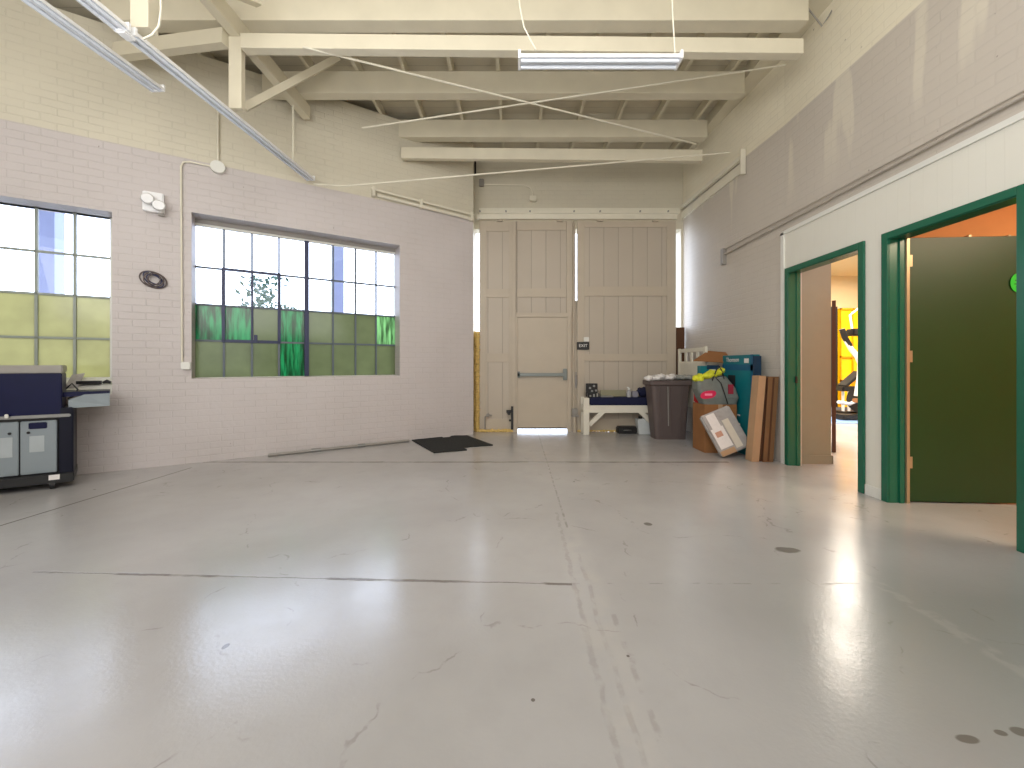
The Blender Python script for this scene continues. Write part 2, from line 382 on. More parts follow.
# ------------------------------------------------------------------ room shell
def grid_wall(s0,s1,z0,z1,t0,t1,holes):
    """wall in local x/z with rectangular holes (x0,x1,z0,z1), thickness along y"""
    xs=sorted({s0,s1,*[h[0] for h in holes],*[h[1] for h in holes]}); zs=sorted({z0,z1,*[h[2] for h in holes],*[h[3] for h in holes]})
    xs=[x for x in xs if s0<=x<=s1]; zs=[z for z in zs if z0<=z<=z1]
    nx,nz=len(xs)-1,len(zs)-1
    solid=[[not any(h[0]-1e-6<=xs[i] and xs[i+1]<=h[1]+1e-6 and h[2]-1e-6<=zs[j] and zs[j+1]<=h[3]+1e-6 for h in holes) for j in range(nz)] for i in range(nx)]
    m=MB(); S=lambda i,j: 0<=i<nx and 0<=j<nz and solid[i][j]
    for i in range(nx):
        for j in range(nz):
            if not solid[i][j]: continue
            a,b,c,d=xs[i],xs[i+1],zs[j],zs[j+1]
            m.add([(a,t0,c),(b,t0,c),(b,t0,d),(a,t0,d)],[(0,1,2,3)]); m.add([(a,t1,c),(b,t1,c),(b,t1,d),(a,t1,d)],[(3,2,1,0)])
            if not S(i-1,j): m.add([(a,t0,c),(a,t1,c),(a,t1,d),(a,t0,d)],[(3,2,1,0)])
            if not S(i+1,j): m.add([(b,t0,c),(b,t1,c),(b,t1,d),(b,t0,d)],[(0,1,2,3)])
            if not S(i,j-1): m.add([(a,t0,c),(b,t0,c),(b,t1,c),(a,t1,c)],[(3,2,1,0)])
            if not S(i,j+1): m.add([(a,t0,d),(b,t0,d),(b,t1,d),(a,t1,d)],[(0,1,2,3)])
    # weld
    bm=bmesh.new(); vs=[bm.verts.new(v) for v in m.v]
    for f in m.f:
        bm.faces.new([vs[i] for i in f])
    bmesh.ops.remove_doubles(bm,verts=bm.verts,dist=1e-5); o=MB(); o.bm(bm); return o
def struct(o,label=None):
    o['kind']='structure'
    if label: o['label']=label
    return o
ROOF=5.12; LTOP=5.0
fl=MB().prism([(-1.1,7.56),(-1.1,6.7),(-7.72,2.55),(-7.72,-4.2),(12.2,-4.2),(12.2,12.2),(3.3,12.2),(3.3,7.56)],-.08,0)
struct(fl.build('floor',M_floor,origin=(0,0,0)),'grey painted concrete floor with cracks and joints')
gr=MB().box(-60,60,-60,60,-.2,-.12); struct(gr.build('trim_outdoor_ground',M_concrete,origin=(0,0,-.2)),'pale concrete ground outside the building')

TW=.28
w2=[LW(193.5,0),LW(399.5,0)]
w2x0,w2x1=LWs(191.5),LWs(399.8)
w2f0,w2f1=LWs(194.5,TW),LWs(396.5,TW)
w2z0=LW(195,378.0,TW).z; w2z1=LW(194.5,212.5).z; w2zf=LW(195,225,TW).z
w1x1=LWs(112); w1f1=LWs(110.5,TW); w1x0=w1x1-2.55; w1z0=w2z0+.0; w1z1=LW(110,211.5).z; w1zf=LW(110,215.5,TW).z
print('win',w2x0,w2x1,w2z0,w2z1,w2zf,w1x1,w1z1,w1zf)
w2hole=(w2x0,w2x1,w2z0,w2z1); w1hole=(w1x0,w1x1,w2z0-.16,w1z1)
LEN=8.0
lw=grid_wall(-LEN,LWs(473.3),0,LTOP,0,.36,[w2hole,w1hole])
struct(lw.build('wall_left',M_brickL,M=LM),'white painted brick wall with two factory windows')
# returns / other walls
struct(MB().box(-1.2,-.785,6.95,7.30,0,ROOF).build('wall_return',M_brickB),'short painted brick return beside the left sliding door')
struct(MB().box(-7.85,-7.5,-4.2,2.75,0,ROOF).build('wall_far_left',M_brickL))
struct(MB().box(-7.85,3.4,-4.4,-4.2,0,ROOF).build('wall_behind',M_brickB))
OZ=3.70
OX0,OX1=-.78,3.03
bw=grid_wall(-1.2,3.35,0,ROOF,0,.25,[(OX0,OX1,0,OZ)])
struct(bw.build('wall_back',M_brickB,M=Matrix.Translation((0,7.3,0))),'cream painted brick wall above the sliding doors')
# right wall with two openings (object local: origin 0)
D1=(3.73,4.69); D2=(2.545,3.43); DZ=2.29
def right_grid(y0,y1,z0,z1,x0,x1,holes):
    g=grid_wall(y0,y1,z0,z1,x0,x1,holes); g.v=[Vector((v.y,v.x,v.z)) for v in g.v]; return g
PT=2.80
struct(right_grid(-4.2,RY,0,ROOF,RX,RX+.115,[(D1[0],D1[1],0,DZ),(D2[0],D2[1],0,DZ)]).build('wall_right',M_brickR,origin=(0,0,0)),'painted brick wall above the green doorways')
pn=right_grid(-4.2,4.81,0,PT-.03,3.24,3.264,[(D1[0],D1[1],0,DZ),(D2[0],D2[1],0,DZ)])
struct(pn.build('wall_right_panelling',M_panel,origin=(0,0,0)),'white boarded panelling around the green doorways')
ang=math.atan2(BY-RY,BX-RX); L=math.hypot(BY-RY,BX-RX)
MR=Matrix.Translation((RX,RY,0))@Matrix.Rotation(ang,4,'Z')
struct(MB().box(0,L+.25,-.2,0,0,ROOF).build('wall_right_rear',M_brickRr,M=MR),'painted brick wall behind the pile of boxes')
struct(MB().box(3.222,3.266,4.78,4.83,0,PT).box(3.222,3.266,-4.2,4.83,PT-.03,PT+.015).build('trim_1',M_white),'white trim edging the boarded panelling')
struct(MB().box(3.226,3.24,3.50,3.665,0,.09).build('baseboard_right',M_white),'white baseboard on the pier between the green doorways')
# roof deck
struct(MB().box(-8.0,3.6,-4.4,7.6,ROOF,ROOF+.06).build('ceiling',M_deck),'cream roof deck boards above the beams')
vd=MB().box(-LEN-.2,.2,.40,.44,LTOP-.3,ROOF+.1); struct(vd.build('trim_gap_blocker',M_gapshade,M=LM))  # added dark sheet: gives the wall-top gap its shade and blocks sky leak
# sloped sill of window 1
sl=MB(); a,b=w1x0,w1x1
z1_=LW(100,378,TW).z; z0_=LW(100,393,0).z
sl.add([(a,0.002,z0_-.2),(b,0.002,z0_-.2),(b,.30,z0_-.2),(a,.30,z0_-.2),(a,.002,z0_),(b,.002,z0_),(b,.26,z1_),(a,.26,z1_)],[(0,3,2,1),(0,1,5,4),(1,2,6,5),(2,3,7,6),(3,0,4,7),(4,5,6,7)])
struct(sl.build('trim_3',M_white,M=LM),'pale sloping sill under the left window')

# ------------------------------------------------------------------ windows
def window(name,label,x0,x1,z0,z1,colx,rowz,kinds,sash=None,mull=None,lintel=None,muntin=M_muntin):
    W=thing(name,label,None,(0,0,0),kind='structure'); W.matrix_world=LM
    y=TW
    def bld(mb,nm,mt,par=W):
        me=mb.build(nm,mt,None,origin=(0,0,0)); me.parent=par; return me
    fr=MB()
    fr.box(x0-.05,x0,y-.02,y+.03,z0-.03,z1+.03); fr.box(x1,x1+.05,y-.02,y+.03,z0-.03,z1+.03); fr.box(x0-.05,x1+.05,y-.02,y+.03,z1,z1+.03); fr.box(x0-.05,x1+.05,y-.02,y+.03,z0-.03,z0)
    bld(fr,'window_frame',M_white)
    mu=MB()
    for c in colx[1:-1]: mu.box(c-.012,c+.012,y-.012,y+.02,z0,z1)
    for r in rowz[1:-1]: mu.box(x0,x1,y-.012,y+.02,r-.012,r+.012)
    bld(mu,'glazing_bars',muntin)
    groups={}
    for j in range(len(rowz)-1):
        for i in range(len(colx)-1):
            groups.setdefault(kinds[j][i],MB()).box(colx[i],colx[i+1],y+.004,y+.008,rowz[j+1],rowz[j])
    names={'c':('clear_glass',M_clear),'p':('pale_green_glass',M_pale),'o':('olive_glass',M_olive),'v':('green_glass',M_vivid),'l':('light_green_glass',M_vivid2)}
    for k_,mb in groups.items(): bld(mb,names[k_][0],names[k_][1])
    if mull is not None:
        bld(MB().box(mull-.028,mull+.028,y-.05,y+.03,z0,z1),'mullion',M_sash)
    if sash:
        a,b,c,d=sash; s=MB()
        s.box(a-.022,a+.016,y-.045,y-.012,c,d).box(b-.016,b+.022,y-.045,y-.012,c,d).box(a-.02,b+.02,y-.045,y-.012,d-.016,d+.016).box(a-.02,b+.02,y-.045,y-.012,c-.02,c+.02)
        s.box((a+b)/2-.012,(a+b)/2+.012,y-.035,y-.012,c,d)
        so=bld(s,'hopper_sash',M_sash)
        bld(MB().box((a+b)/2+.02,(a+b)/2+.06,y-.08,y-.045,c-.02,c+.09),'sash_latch',M_sash,so)
    if lintel: bld(MB().box(lintel[0],lintel[1],y-.03,y+.05,z1+.03,lintel[2]),'lintel',M_greylid)
    return W
c2=[w2f0]+[LWs(p,TW) for p in (224,252,279,306.5,333,355.5,376)]+[w2f1]
r2=[LW(195,y,TW).z for y in (225.5,266.5,304,340.3,377.5)]
K2=['cccccccc','cccccccc','vvovooo'+'l','ooovoooo']
window('window_2','steel factory window with green lower panes and a dark hopper sash',w2f0,w2f1,r2[-1],r2[0],c2,r2,K2,sash=(c2[1],c2[3],r2[3],r2[1]),mull=c2[4],lintel=(w2x0,w2x1,w2z1))
colw=.294
c1=[w1f1-colw*i for i in range(8,0,-1)]+[w1f1]
c1=[w1f1-2.38]+[w1f1-2.38+.2975*i for i in range(1,8)]+[w1f1]
c1=c1[:-3]+[LWs(36.5,TW),LWs(75,TW),w1f1]
r1=[LW(75,y,TW).z for y in (212.5,255,296,338.3,377.5)]
K1=['cccccccc','cccccccc','pppppppp','pppppppp']
window('window_1','leftmost steel window with pale green lower panes',c1[0],c1[-1],r1[-1],r1[0],c1,r1,K1,mull=c1[4],muntin=M_muntinL,lintel=(w1x0,w1x1,w1z1))

# ------------------------------------------------------------------ back sliding doors (depth 7.07)
DD=7.07
def X(px,d=DD): return (px-CX)/F*d
def Z(py,d=DD): return H+(CY-py)/F*d
TOPD=Z(221)
dl=thing('door_1','left taupe boarded sliding door with a small exit door set into it',None,(X(525),DD,0),kind='structure')
m=MB().box(X(479.5),X(515),DD+.02,DD+.055,.02,TOPD).box(X(515),X(572),DD+.02,DD+.055,Z(314.8),TOPD)
m.build('door_boards',M_doorplank,dl)
fr=MB()
fr.box(X(479.5),X(486),DD,DD+.02,.0,TOPD); fr.box(X(509),X(512.5),DD,DD+.02,0,TOPD)
for a,b in ((221,231.5),(289,297.5),(353.6,362),(419,431)): fr.box(X(486),X(509),DD,DD+.02,max(.0,Z(b)),Z(a))
fr.box(X(517),X(566),DD,DD+.02,Z(230),TOPD); fr.box(X(517),X(566),DD,DD+.02,Z(297),Z(288.5))
fr.box(X(566.5),X(572.3),DD-.01,DD+.02,Z(314),TOPD)
fr.build('door_stiles',M_door,dl,bevel=.003)
MB().box(X(512.5),X(515.5),DD-.05,DD+.0,0,Z(222)).build('guide_post',M_door,dl)
MB().box(X(515.5),X(571),DD-.035,DD-.012,Z(317.3),Z(313)).box(X(567),X(571),DD-.035,DD-.012,0,Z(317.3)).box(X(515.5),X(517.4),DD-.035,DD-.012,0,Z(317.3)).build('exit_frame',M_door,dl,bevel=.003)
ex=MB().box(X(515.6),X(570),DD-.01,DD+.03,Z(428.6),Z(314.5)).build('exit_door',M_door,dl)
MB().box(X(517.5),X(566.5),DD-.065,DD-.035,Z(376.2),Z(373)).box(X(517.6),X(520),DD-.065,DD-.01,Z(377.5),Z(371.5)).box(X(562.8),X(566.6),DD-.075,DD-.01,Z(380),Z(368.7)).build('push_bar',M_pushbar,ex)
MB().box(X(517.5),X(566.8),DD-.014,DD-.01,Z(428.6),Z(427.4)).build('door_sweep',M_black,ex)
hw=MB().box(X(511),X(513.4),DD-.065,DD-.05,Z(429),Z(406)); hw.cyl((X(506.5),DD-.06,Z(411)),(X(512),DD-.06,Z(411)),.025,10); hw.cyl((X(509),DD-.02,Z(413)),(X(509),DD-.08,Z(413)),.03,10)
hw.box(X(509),X(513.2),DD-.06,DD-.05,Z(421),Z(419))
hw.build('door_latch',M_black,dl)
cb=MB().tube([(X(485),DD-.03,.03),(X(485),DD-.03,Z(416.5)),(X(488),DD-.04,Z(415)),(X(492),DD-.03,Z(415))],.012,8).cyl((X(488),DD,Z(415)),(X(488),DD-.06,Z(415)),.03,10)
cb.build('cane_bolt',M_greylid,dl)
dr=thing('door_2','right taupe boarded sliding door with three framed panels',None,(X(626),DD,0),kind='structure')
MB().box(X(577.3),X(676),DD+.02,DD+.055,.02,TOPD).build('door_boards',M_doorplank,dr)
fr=MB().box(X(577.3),X(584.5),DD,DD+.02,.02,TOPD).box(X(667),X(676),DD,DD+.02,.02,TOPD)
for a,b in ((221,227),(286.5,296),(354,361),(419,430.5)): fr.box(X(584.5),X(667),DD,DD+.02,max(.02,Z(b)),Z(a))
fr.build('door_stiles',M_door,dr,bevel=.003)
MB().box(X(575.2),X(576.4),DD-.03,DD-.01,Z(388),Z(372)).cyl((X(576),DD-.03,Z(375)),(X(576),DD-.03,Z(386)),.02,8).build('door_handle',M_greylid,dr)
# sealing strip behind the meeting stiles and jamb infill
struct(MB().box(X(570),X(579),DD+.06,DD+.10,0,Z(300)).box(X(570),X(575.9),DD+.06,DD+.10,Z(300),TOPD).build('trim_4',M_door),'sealing board behind the gap between sliding doors')
struct(MB().box(-.80,X(481),7.15,7.2,0,Z(331)).build('trim_7',M_foam),'foam covered board closing the gap left of the doors')
struct(MB().box(X(674),OX1,7.14,7.25,0,Z(327)).build('trim_5',M_card3),'brown board closing the gap right of the doors')
es=thing('exit_sign','small black EXIT sign on the right sliding door beside the exit door','sign',(X(583),DD-.014,Z(346)))
MB().box(X(576.7),X(589),DD-.022,DD-.014,Z(349.7),Z(342)).build('sign_plate',M_black,es)
text_mb('EXIT',.075,Matrix.Translation((X(582.9),DD-.0235,Z(345.8)))@Matrix.Rotation(math.pi/2,4,'X')).build('lettering',M_paper,es)
o=MB().rbox(X(583.5),X(588.6),DD-.05,DD-.001,Z(341.7),Z(337.3),.006).build('switch_box',M_white); o['label']='small white box mounted just above the EXIT sign'; o['category']='box'
# post between doors with bracket
po=thing('door_post','taupe pipe post with clamp between the two sliding doors','post',(X(574),DD-.07,0))
MB().cyl((X(574),DD-.06,.0),(X(574),DD-.06,Z(415)),.026,12).cyl((X(573.3),DD-.06,Z(415)),(X(573.3),DD-.06,Z(223)),.014,10).build('pipe',M_door,po)
MB().rbox(X(571.4),X(577),DD-.10,DD-.025,Z(414),Z(408),.008).box(X(571),X(578),DD-.09,DD-.03,Z(416.5),Z(414.5)).build('clamp',M_greylid,po)
# foam strips
fo=MB()
for i in range(38):
    z=.02+i*.0415*1.12
    fo.blob((X(477.3)+random.uniform(-.006,.006),DD-.0,z),(.045+random.uniform(-.008,.008),.03,.034),i,.5,2)
ff=fo.build('spray_foam',M_foam); ff['label']='vertical strip of yellow spray foam sealing the left door edge'; ff['category']='foam'
fo=MB()
for i in range(20):
    x=X(480)+i*(X(512)-X(480))/19; fo.blob((x,DD-.03,.018),(.03,.028,.02+random.uniform(0,.02)),i+50,.5,2)
ff=fo.build('spray_foam',M_foam); ff['label']='yellow spray foam along the floor under the left sliding door'; ff['category']='foam'
fo=MB()
for i in range(30):
    x=X(579)+i*(X(668)-X(579))/29; fo.blob((x,DD-.02,.014),(.035,.02,.015+random.uniform(0,.012)),i+90,.5,2)
ff=fo.build('spray_foam',M_foam); ff['label']='thin yellow foam line under the right sliding door behind the bench'; ff['category']='foam'
# rails
rl=thing('door_track','long horizontal white track above both sliding doors','door track',(X(576),7.1,Z(218)))
MB().box(X(477,7.0),X(677,7.0),6.985,7.01,Z(218.3,7.0),Z(214.8,7.0)).box(X(477,7.0),X(677,7.0),6.985,7.04,Z(219,7.0),Z(218.3,7.0)).build('track_rail',M_cream2,rl)
MB().box(X(478),X(679,7.25),7.2,7.299,Z(214,7.25),Z(209,7.25)).build('track_header',M_cream2,rl)
for px in (480,506,530,574,600,640,668): MB().cyl((X(px,7.2),7.2,Z(211.5,7.2)),(X(px,7.2),7.175,Z(211.5,7.2)),.016,8).build('bolt',M_greylid,rl)
for px in (500,560,600,655): MB().box(X(px)-.05,X(px)+.05,7.02,7.06,TOPD-.02,Z(216.5)).build('hanger',M_door,rl)

# left track
a,b=LW(371,188.5,-.05),LW(474,215,-.05); a2,b2=LW(377,195,-.05),LW(473,219.5,-.05)
tr=thing('door_track','inclined white pipe track bolted high on the left brick wall','door track',LM@a)
MB().tube([LM@a,LM@b],.022,8).build('upper_pipe',M_cream2,tr); MB().tube([LM@a2,LM@b2],.026,8).build('lower_pipe',M_cream2,tr)
for f in (.02,.45,.97):
    p=a.lerp(b,f); q=a2.lerp(b2,f); MB().box(p.x-.02,p.x+.02,-.085,-.002,q.z-.03,p.z+.03,M=LM).build('bracket',M_cream2,tr)
# right track
p,q=RW(676,212,.05),RW(741,158,.05)
tr=thing('door_track','inclined white flat track bolted high on the right brick wall','door track',q)
MB().bar(p,q,.05,.06).build('track_rail',M_cream2,tr)
p2,q2=RW(682,216,.02),RW(741,168.5,.02); MB().bar(p2,q2,.03,.13).build('track_board',M_cream2,tr)
MB().bar(q+Vector((0,-.04,-.25)),q+Vector((0,-.04,.1)),.07,.03).build('end_plate',M_cream2,tr)
# right wall double conduit rail
rr=thing('wall_rail','long double pipe rail running along the right brick wall','rail',RW(726,255,.02))
pts=lambda yo:[RW(725,254+yo,.03),RW(781.5,224.3+yo,.03),RW(1024,95.5+yo,.03),Vector((RX-.03,1.0,RW(1024,95.5+yo,.03).z))]
MB().tube(pts(0),.014,8).build('lower_pipe',M_railpaint,rr); MB().tube(pts(-5),.008,6).build('upper_pipe',M_railpaint,rr)
p=RW(723.8,262,.03); MB().box(p.x-.03,p.x+.03,p.y-.02,p.y+.04,p.z-.04,p.z+.2).build('end_bracket',M_greylid,rr)

# ------------------------------------------------------------------ beams
BG='big cream ceiling beams'
def beam(label,pxl,pxr,d,yb,yt,th=.14,ybr=None,name='ceiling_beam',mat=M_cream,group=None,ytr=None):
    xl,xr=X(pxl,d),X(pxr,d); zb,zt=Z(yb,d),Z(yt,d); zbr=Z(ybr,d) if ybr else zb; ztr=zt-zb+zbr if ytr is None else Z(ytr,d)
    m=MB().add([(xl,d,zb),(xr,d,zbr),(xr,d+th,zbr),(xl,d+th,zb),(xl,d,zt),(xr,d,ztr),(xr,d+th,ztr),(xl,d+th,zt)],[(0,3,2,1),(4,5,6,7),(0,1,5,4),(1,2,6,5),(2,3,7,6),(3,0,4,7)])
    o=m.build(name,mat,bevel=.006); o['label']=label; o['category']='beam'
    if group:o['group']=group
    return o
beam('nearest big cream ceiling beam, cut by the top of the picture',100,809,4.01,20,-9,.16)
beam('big cream ceiling beam behind the hanging light, second from the camera',262,745,5.09,93,71,.14)
beam('big cream ceiling beam farthest back, just above the thin tie beam',388,707.5,6.12,137,119.5,.14)
beam('slim cream tie beam nearest the camera, behind the hanging light',240,804,3.9,47.5,32.5,.10,ybr=53,ytr=38)
beam('slim cream tie beam farthest back, just above the sliding doors',401,702.5,6.02,158,147,.08,ybr=161,ytr=149.5)
# rafters
z0,z1=3.785+H,ROOF-.002
ords=['first','second','third','fourth','fifth','sixth','seventh','eighth','ninth','tenth','eleventh','twelfth','thirteenth']
for i in range(13):
    x=2.78-.605*i
    dw=6.82-(-.71-x)/1.606 if x<-.71 else 7.29
    y1=min(7.29,dw+.25 if x<-.71 else 7.29)
    y0=3.3
    if y1<y0+.3: continue
    o=MB().box(x-.022,x+.022,y0,y1,z0+.002,z1).build('roof_rafter',M_cream)
    o['label']='%s thin cream roof rafter counted from the right wall'%ords[i]; o['category']='rafter'; o['group']='roof rafters'
# slots near right wall: wall plate
struct(MB().box(3.0,3.265,3.3,7.28,ROOF-.16,ROOF-.002).build('trim_6',M_cream),'cream wall plate where rafters meet the right wall')

# left bracing
tb=MB().box(-2.90,-2.80,.8,5.36,3.32+H,3.50+H).build('brace_beam',M_cream,bevel=.006); tb['label']='cream timber running towards the camera above the left strip lights'; tb['category']='beam'
TZ=2.5+H
o=MB().box(-2.915,-2.785,3.99,4.05,TZ+.09,3.318+H).build('hanger_post',M_cream,bevel=.004); o['label']='square cream hanger post between the left timber and strip light'; o['category']='post'
o=MB().box(-2.97,-2.83,3.03,3.12,TZ+.09,3.318+H).build('hanger_post',M_cream,bevel=.004); o['label']='cream hanger post near the top left corner of the picture'; o['category']='post'
o=MB().bar(P(244,108,4.35),P(338,58,4.98),.05,.075).build('diagonal_brace',M_cream); o['label']='cream diagonal brace rising from the square hanger post to the big beam'; o['category']='brace'
o=MB().bar((-2.93,3.98,3.29+H),(-4.35,4.3,3.40+H),.09,.15).build('tie_beam',M_cream); o['label']='short cream tie beam from hanger post to the left brick wall'; o['category']='beam'
o=MB().bar((-2.72,3.02,3.10+H),(-2.45,3.72,3.45+H),.08,.12).build('diagonal_brace',M_cream); o['label']='short cream brace beside the nearer hanger post'; o['category']='brace'
o=MB().cyl((-2.85,5.03,TZ+.06),(-2.85,5.03,3.3+H),.013,8).build('hanger_rod',M_cream2); o['label']='thin vertical rod holding the far end of left strip light'; o['category']='rod'

# ------------------------------------------------------------------ strip lights
def strip(label,p,q,w=.13,rods=()):
    p=Vector(p);q=Vector(q); t=thing('strip_light',label,'light',(p+q)/2,group='unlit fluorescent strip lights')
    d=(q-p).normalized(); sd=d.cross(Vector((0,0,1))).normalized(); up=Vector((0,0,1)); Ln=(q-p).length
    M=Matrix(((d.x,sd.x,0,p.x),(d.y,sd.y,0,p.y),(d.z,sd.z,1,p.z),(0,0,0,1)))
    h=w/2
    m=MB(); prof=[(-h,0),(-h*.9,.03),(h*.9,.03),(h,0),(h-.006,0),(h*.5-.004,.012),(-h*.5+.004,.012),(-h+.006,0)]
    n=len(prof); m.add([(0,a,b) for a,b in prof]+[(Ln,a,b) for a,b in prof],[(i,(i+1)%n,n+(i+1)%n,n+i) for i in range(n)],M=M)
    m.box(0,Ln,-.02,.02,.028,.06,M=M)
    m.build('housing',M_lamp,t)
    MB().box(-.006,.012,-h,h,-.005,.055,M=M).build('end_cap',M_lamp,t); MB().box(Ln-.012,Ln+.006,-h,h,-.005,.055,M=M).build('end_cap',M_lamp,t)
    for s in (-1,1): MB().cyl((.015,s*h*.5,-.004),(Ln-.015,s*h*.5,-.004),.013,10,M=M).build('tube',M_tube,t)
    for f,top in rods: 
        b=p.lerp(q,f)+Vector((0,0,.07)); MB().cyl(b,(b.x,b.y,top),.006,6).build('hanger_rod',M_cream2,t)
    return t
strip('unlit white strip light nearest the left wall, running towards camera',(-3.42,3.76,2.6+H),(-3.56,1.32,2.6+H),.14,((.5,ROOF),))
strip('farther of two strip lights in line, ending above the right window',(-2.80,5.36,TZ),(-2.95,3.0,TZ),.12)
strip('nearer of two strip lights in line at top left',(-2.955,2.96,TZ),(-3.10,.55,TZ),.12)
o=MB().tube([P(160,-14,2.98),P(161,10,2.98),P(159,26,2.98),P(152,35,2.98),P(143,39,2.98)],.008,6).build('power_cord',M_cream2); o['label']='thin cord curving down to the joint between strip lights'; o['category']='cord'
o=MB().rbox(-2.99,-2.91,2.93,3.03,TZ-.03,TZ+.0,.01).build('joint_cover',M_lamp); o['label']='small white cover at the joint between two strip lights'; o['category']='cover'
fx=strip('unlit strip light hanging crosswise in the centre under the ceiling beams',P(519,63.5,2.99),P(679,63.5,2.99),.13)
MB().tube([P(530,-153,2.99),P(518,-40,2.99),P(518,-12,2.99),P(520,8,2.99),P(524,27,2.99),P(531,41,2.99),P(536,50,2.99)],.006,6).build('suspension_cable',M_cream2,fx)
MB().tube([P(671,-153,2.99),P(671.5,-12,2.99),P(673,20,2.99),P(675,53,2.99)],.006,6).build('suspension_cable',M_cream2,fx)
# tie rods
def rod(label,pts,r=.011):
    o=MB().tube(pts,r,8).build('tie_rod',M_cream2); o['label']=label; o['category']='rod'
rod('tie rod sloping down to the right behind the hanging strip light',[P(303,47,3.88),P(696,144,5.98)])
rod('tie rod sloping up to the right and ending on the right wall',[P(362,128,5.3),P(785,65,4.62)])
rod('long low tie rod crossing above the sliding doors',[P(314,184,5.3),P(345,186,5.3),P(729,152.6,5.7)])
o=MB().tube([P(800,-4,4.05),P(806,6,4.1),P(822,26,4.1),P(829,16,4.1),P(840,-4,4.1)],.008,6).build('wall_cable',M_greylid); o['label']='thin V-shaped cable at the top of the right wall'; o['category']='cable'

# ------------------------------------------------------------------ left wall fittings
s0=LW(181,160,-.02); e0=LW(186.5,362,-.02); r0=LW(218,159,-.02)
cd=thing('wall_conduit','thin white vertical conduit between the two windows','conduit',LM@e0)
zt=s0.z
MB().tube([(s0.x+.01,-.02,e0.z),(s0.x+.0,-.02,zt-.08),(s0.x+.02,-.02,zt-.02),(s0.x+.08,-.02,zt),(r0.x,-.02,zt)],.011,8,M=LM).build('pipe',M_cream2,cd)
MB().rbox(e0.x-.05,e0.x+.04,-.06,0,e0.z-.09,e0.z,.008,M=LM).build('outlet_box',M_white,cd)
jb=thing('junction_box','round white junction box with a rod high above the right window','junction box',LM@r0)
MB().cyl((r0.x,0,zt),(r0.x,-.06,zt),.075,20,M=LM).build('cover',M_white,jb)
q=LW(219.5,118,-.03); MB().cyl((r0.x,-.03,zt+.06),(r0.x,-.03,q.z+.1),.011,8,M=LM).build('pipe',M_cream2,jb)
em=thing('emergency_light','white twin-head emergency light on the left brick wall','emergency light',LM@LW(154,204))
a=LW(144,212,0); b=LW(165,196,0)
MB().rbox(a.x,b.x,-.08,0,a.z,b.z,.01,M=LM).build('housing',M_lamp,em)
for px,py in ((148.5,199.5),(160,206.5)):
    c=LW(px,py,-.10); MB().tube([(c.x,-.08,c.z),(c.x,-.12,c.z),(c.x,-.15,c.z-.005),(c.x,-.165,c.z-.005)],[.03,.05,.062,.05],16,M=LM).build('lamp_head',M_lamp,em)
MB().box(b.x-.05,b.x+.0,-.07,-.03,a.z-.03,a.z,M=LM).build('test_switch',M_greylid,em)
cw=thing('coiled_cable','dark cable coiled and hung on the left brick wall','cable',LM@LW(153,280))
c=LW(153,279.5,-.03)
for j in range(5):
    pts=[]; ph=j*.5
    for i in range(28):
        t=2*math.pi*i/28; rx=.125-.018*j; rz=(.088,.060,.082,.045,.066)[j]
        x=rx*math.cos(t); z=rz*math.sin(t); an=(-.45,-.75,-.2,-.6,-.35)[j]
        pts.append((c.x+x*math.cos(an)-z*math.sin(an)+.004*j,-.018-.010*j,c.z+x*math.sin(an)+z*math.cos(an)))
    MB().tube(pts,.0065,6,M=LM,closed=True).build('cable_loop',M_sash if j%2 else M_bin,cw)
MB().cyl((c.x-.02,0,c.z+.06),(c.x-.02,-.08,c.z+.07),.008,8,M=LM).build('hook',M_steel,cw)
# conduit on back wall with bell box
bx=thing('wall_conduit','thin conduit bending down to a small box above the track','conduit',P(533,200,7.28))
MB().tube([P(479,184.5,7.27),P(524,185,7.27),P(530,187.5,7.27),P(532.5,192,7.27),P(533,198,7.27)],.013,8).build('pipe',M_cream2,bx)
p=P(533,202,7.28); MB().rbox(p.x-.06,p.x+.06,7.2,7.3,p.z-.0,p.z+.09,.01).build('outlet_box',M_cream2,bx)
p=P(482,184,7.28); MB().rbox(p.x-.05,p.x+.04,7.23,7.3,p.z-.05,p.z+.08,.01).build('junction_box',M_greylid,bx)
# pipe on floor
a=LWs(268,-.06); b=LWs(409,-.06)
pp=thing('loose_pipe','grey metal pipe lying on the floor along the left wall','pipe',LM@Vector((a,-.06,0)))
MB().tube([(a,-.10,.02),(a+(b-a)*.3,-.08,.02),(b,-.07,.02)],.02,8,M=LM).build('pipe',M_greylid,pp)
MB().tube([(a+.5,-.09,.02),(a+.62,-.088,.02)],.028,8,M=LM).build('coupling',M_steel,pp); MB().tube([(a+1.1,-.083,.02),(a+1.2,-.082,.02)],.028,8,M=LM).build('coupling',M_steel,pp)
# mat
pts=[floor_pt(*q_) for q_ in ((409,439),(434,453.3),(467,450.5),(463.5,448.2),(470,447.2),(493,445.6),(467,436),(452,436.2),(449,438),(443,438.2),(441,436.8))]
o=MB().prism([(p.x,p.y) for p in pts],.0,.014).build('floor_mat',M_black2); o['label']='black rubber mat lying on the floor by the back left corner'; o['category']='mat'

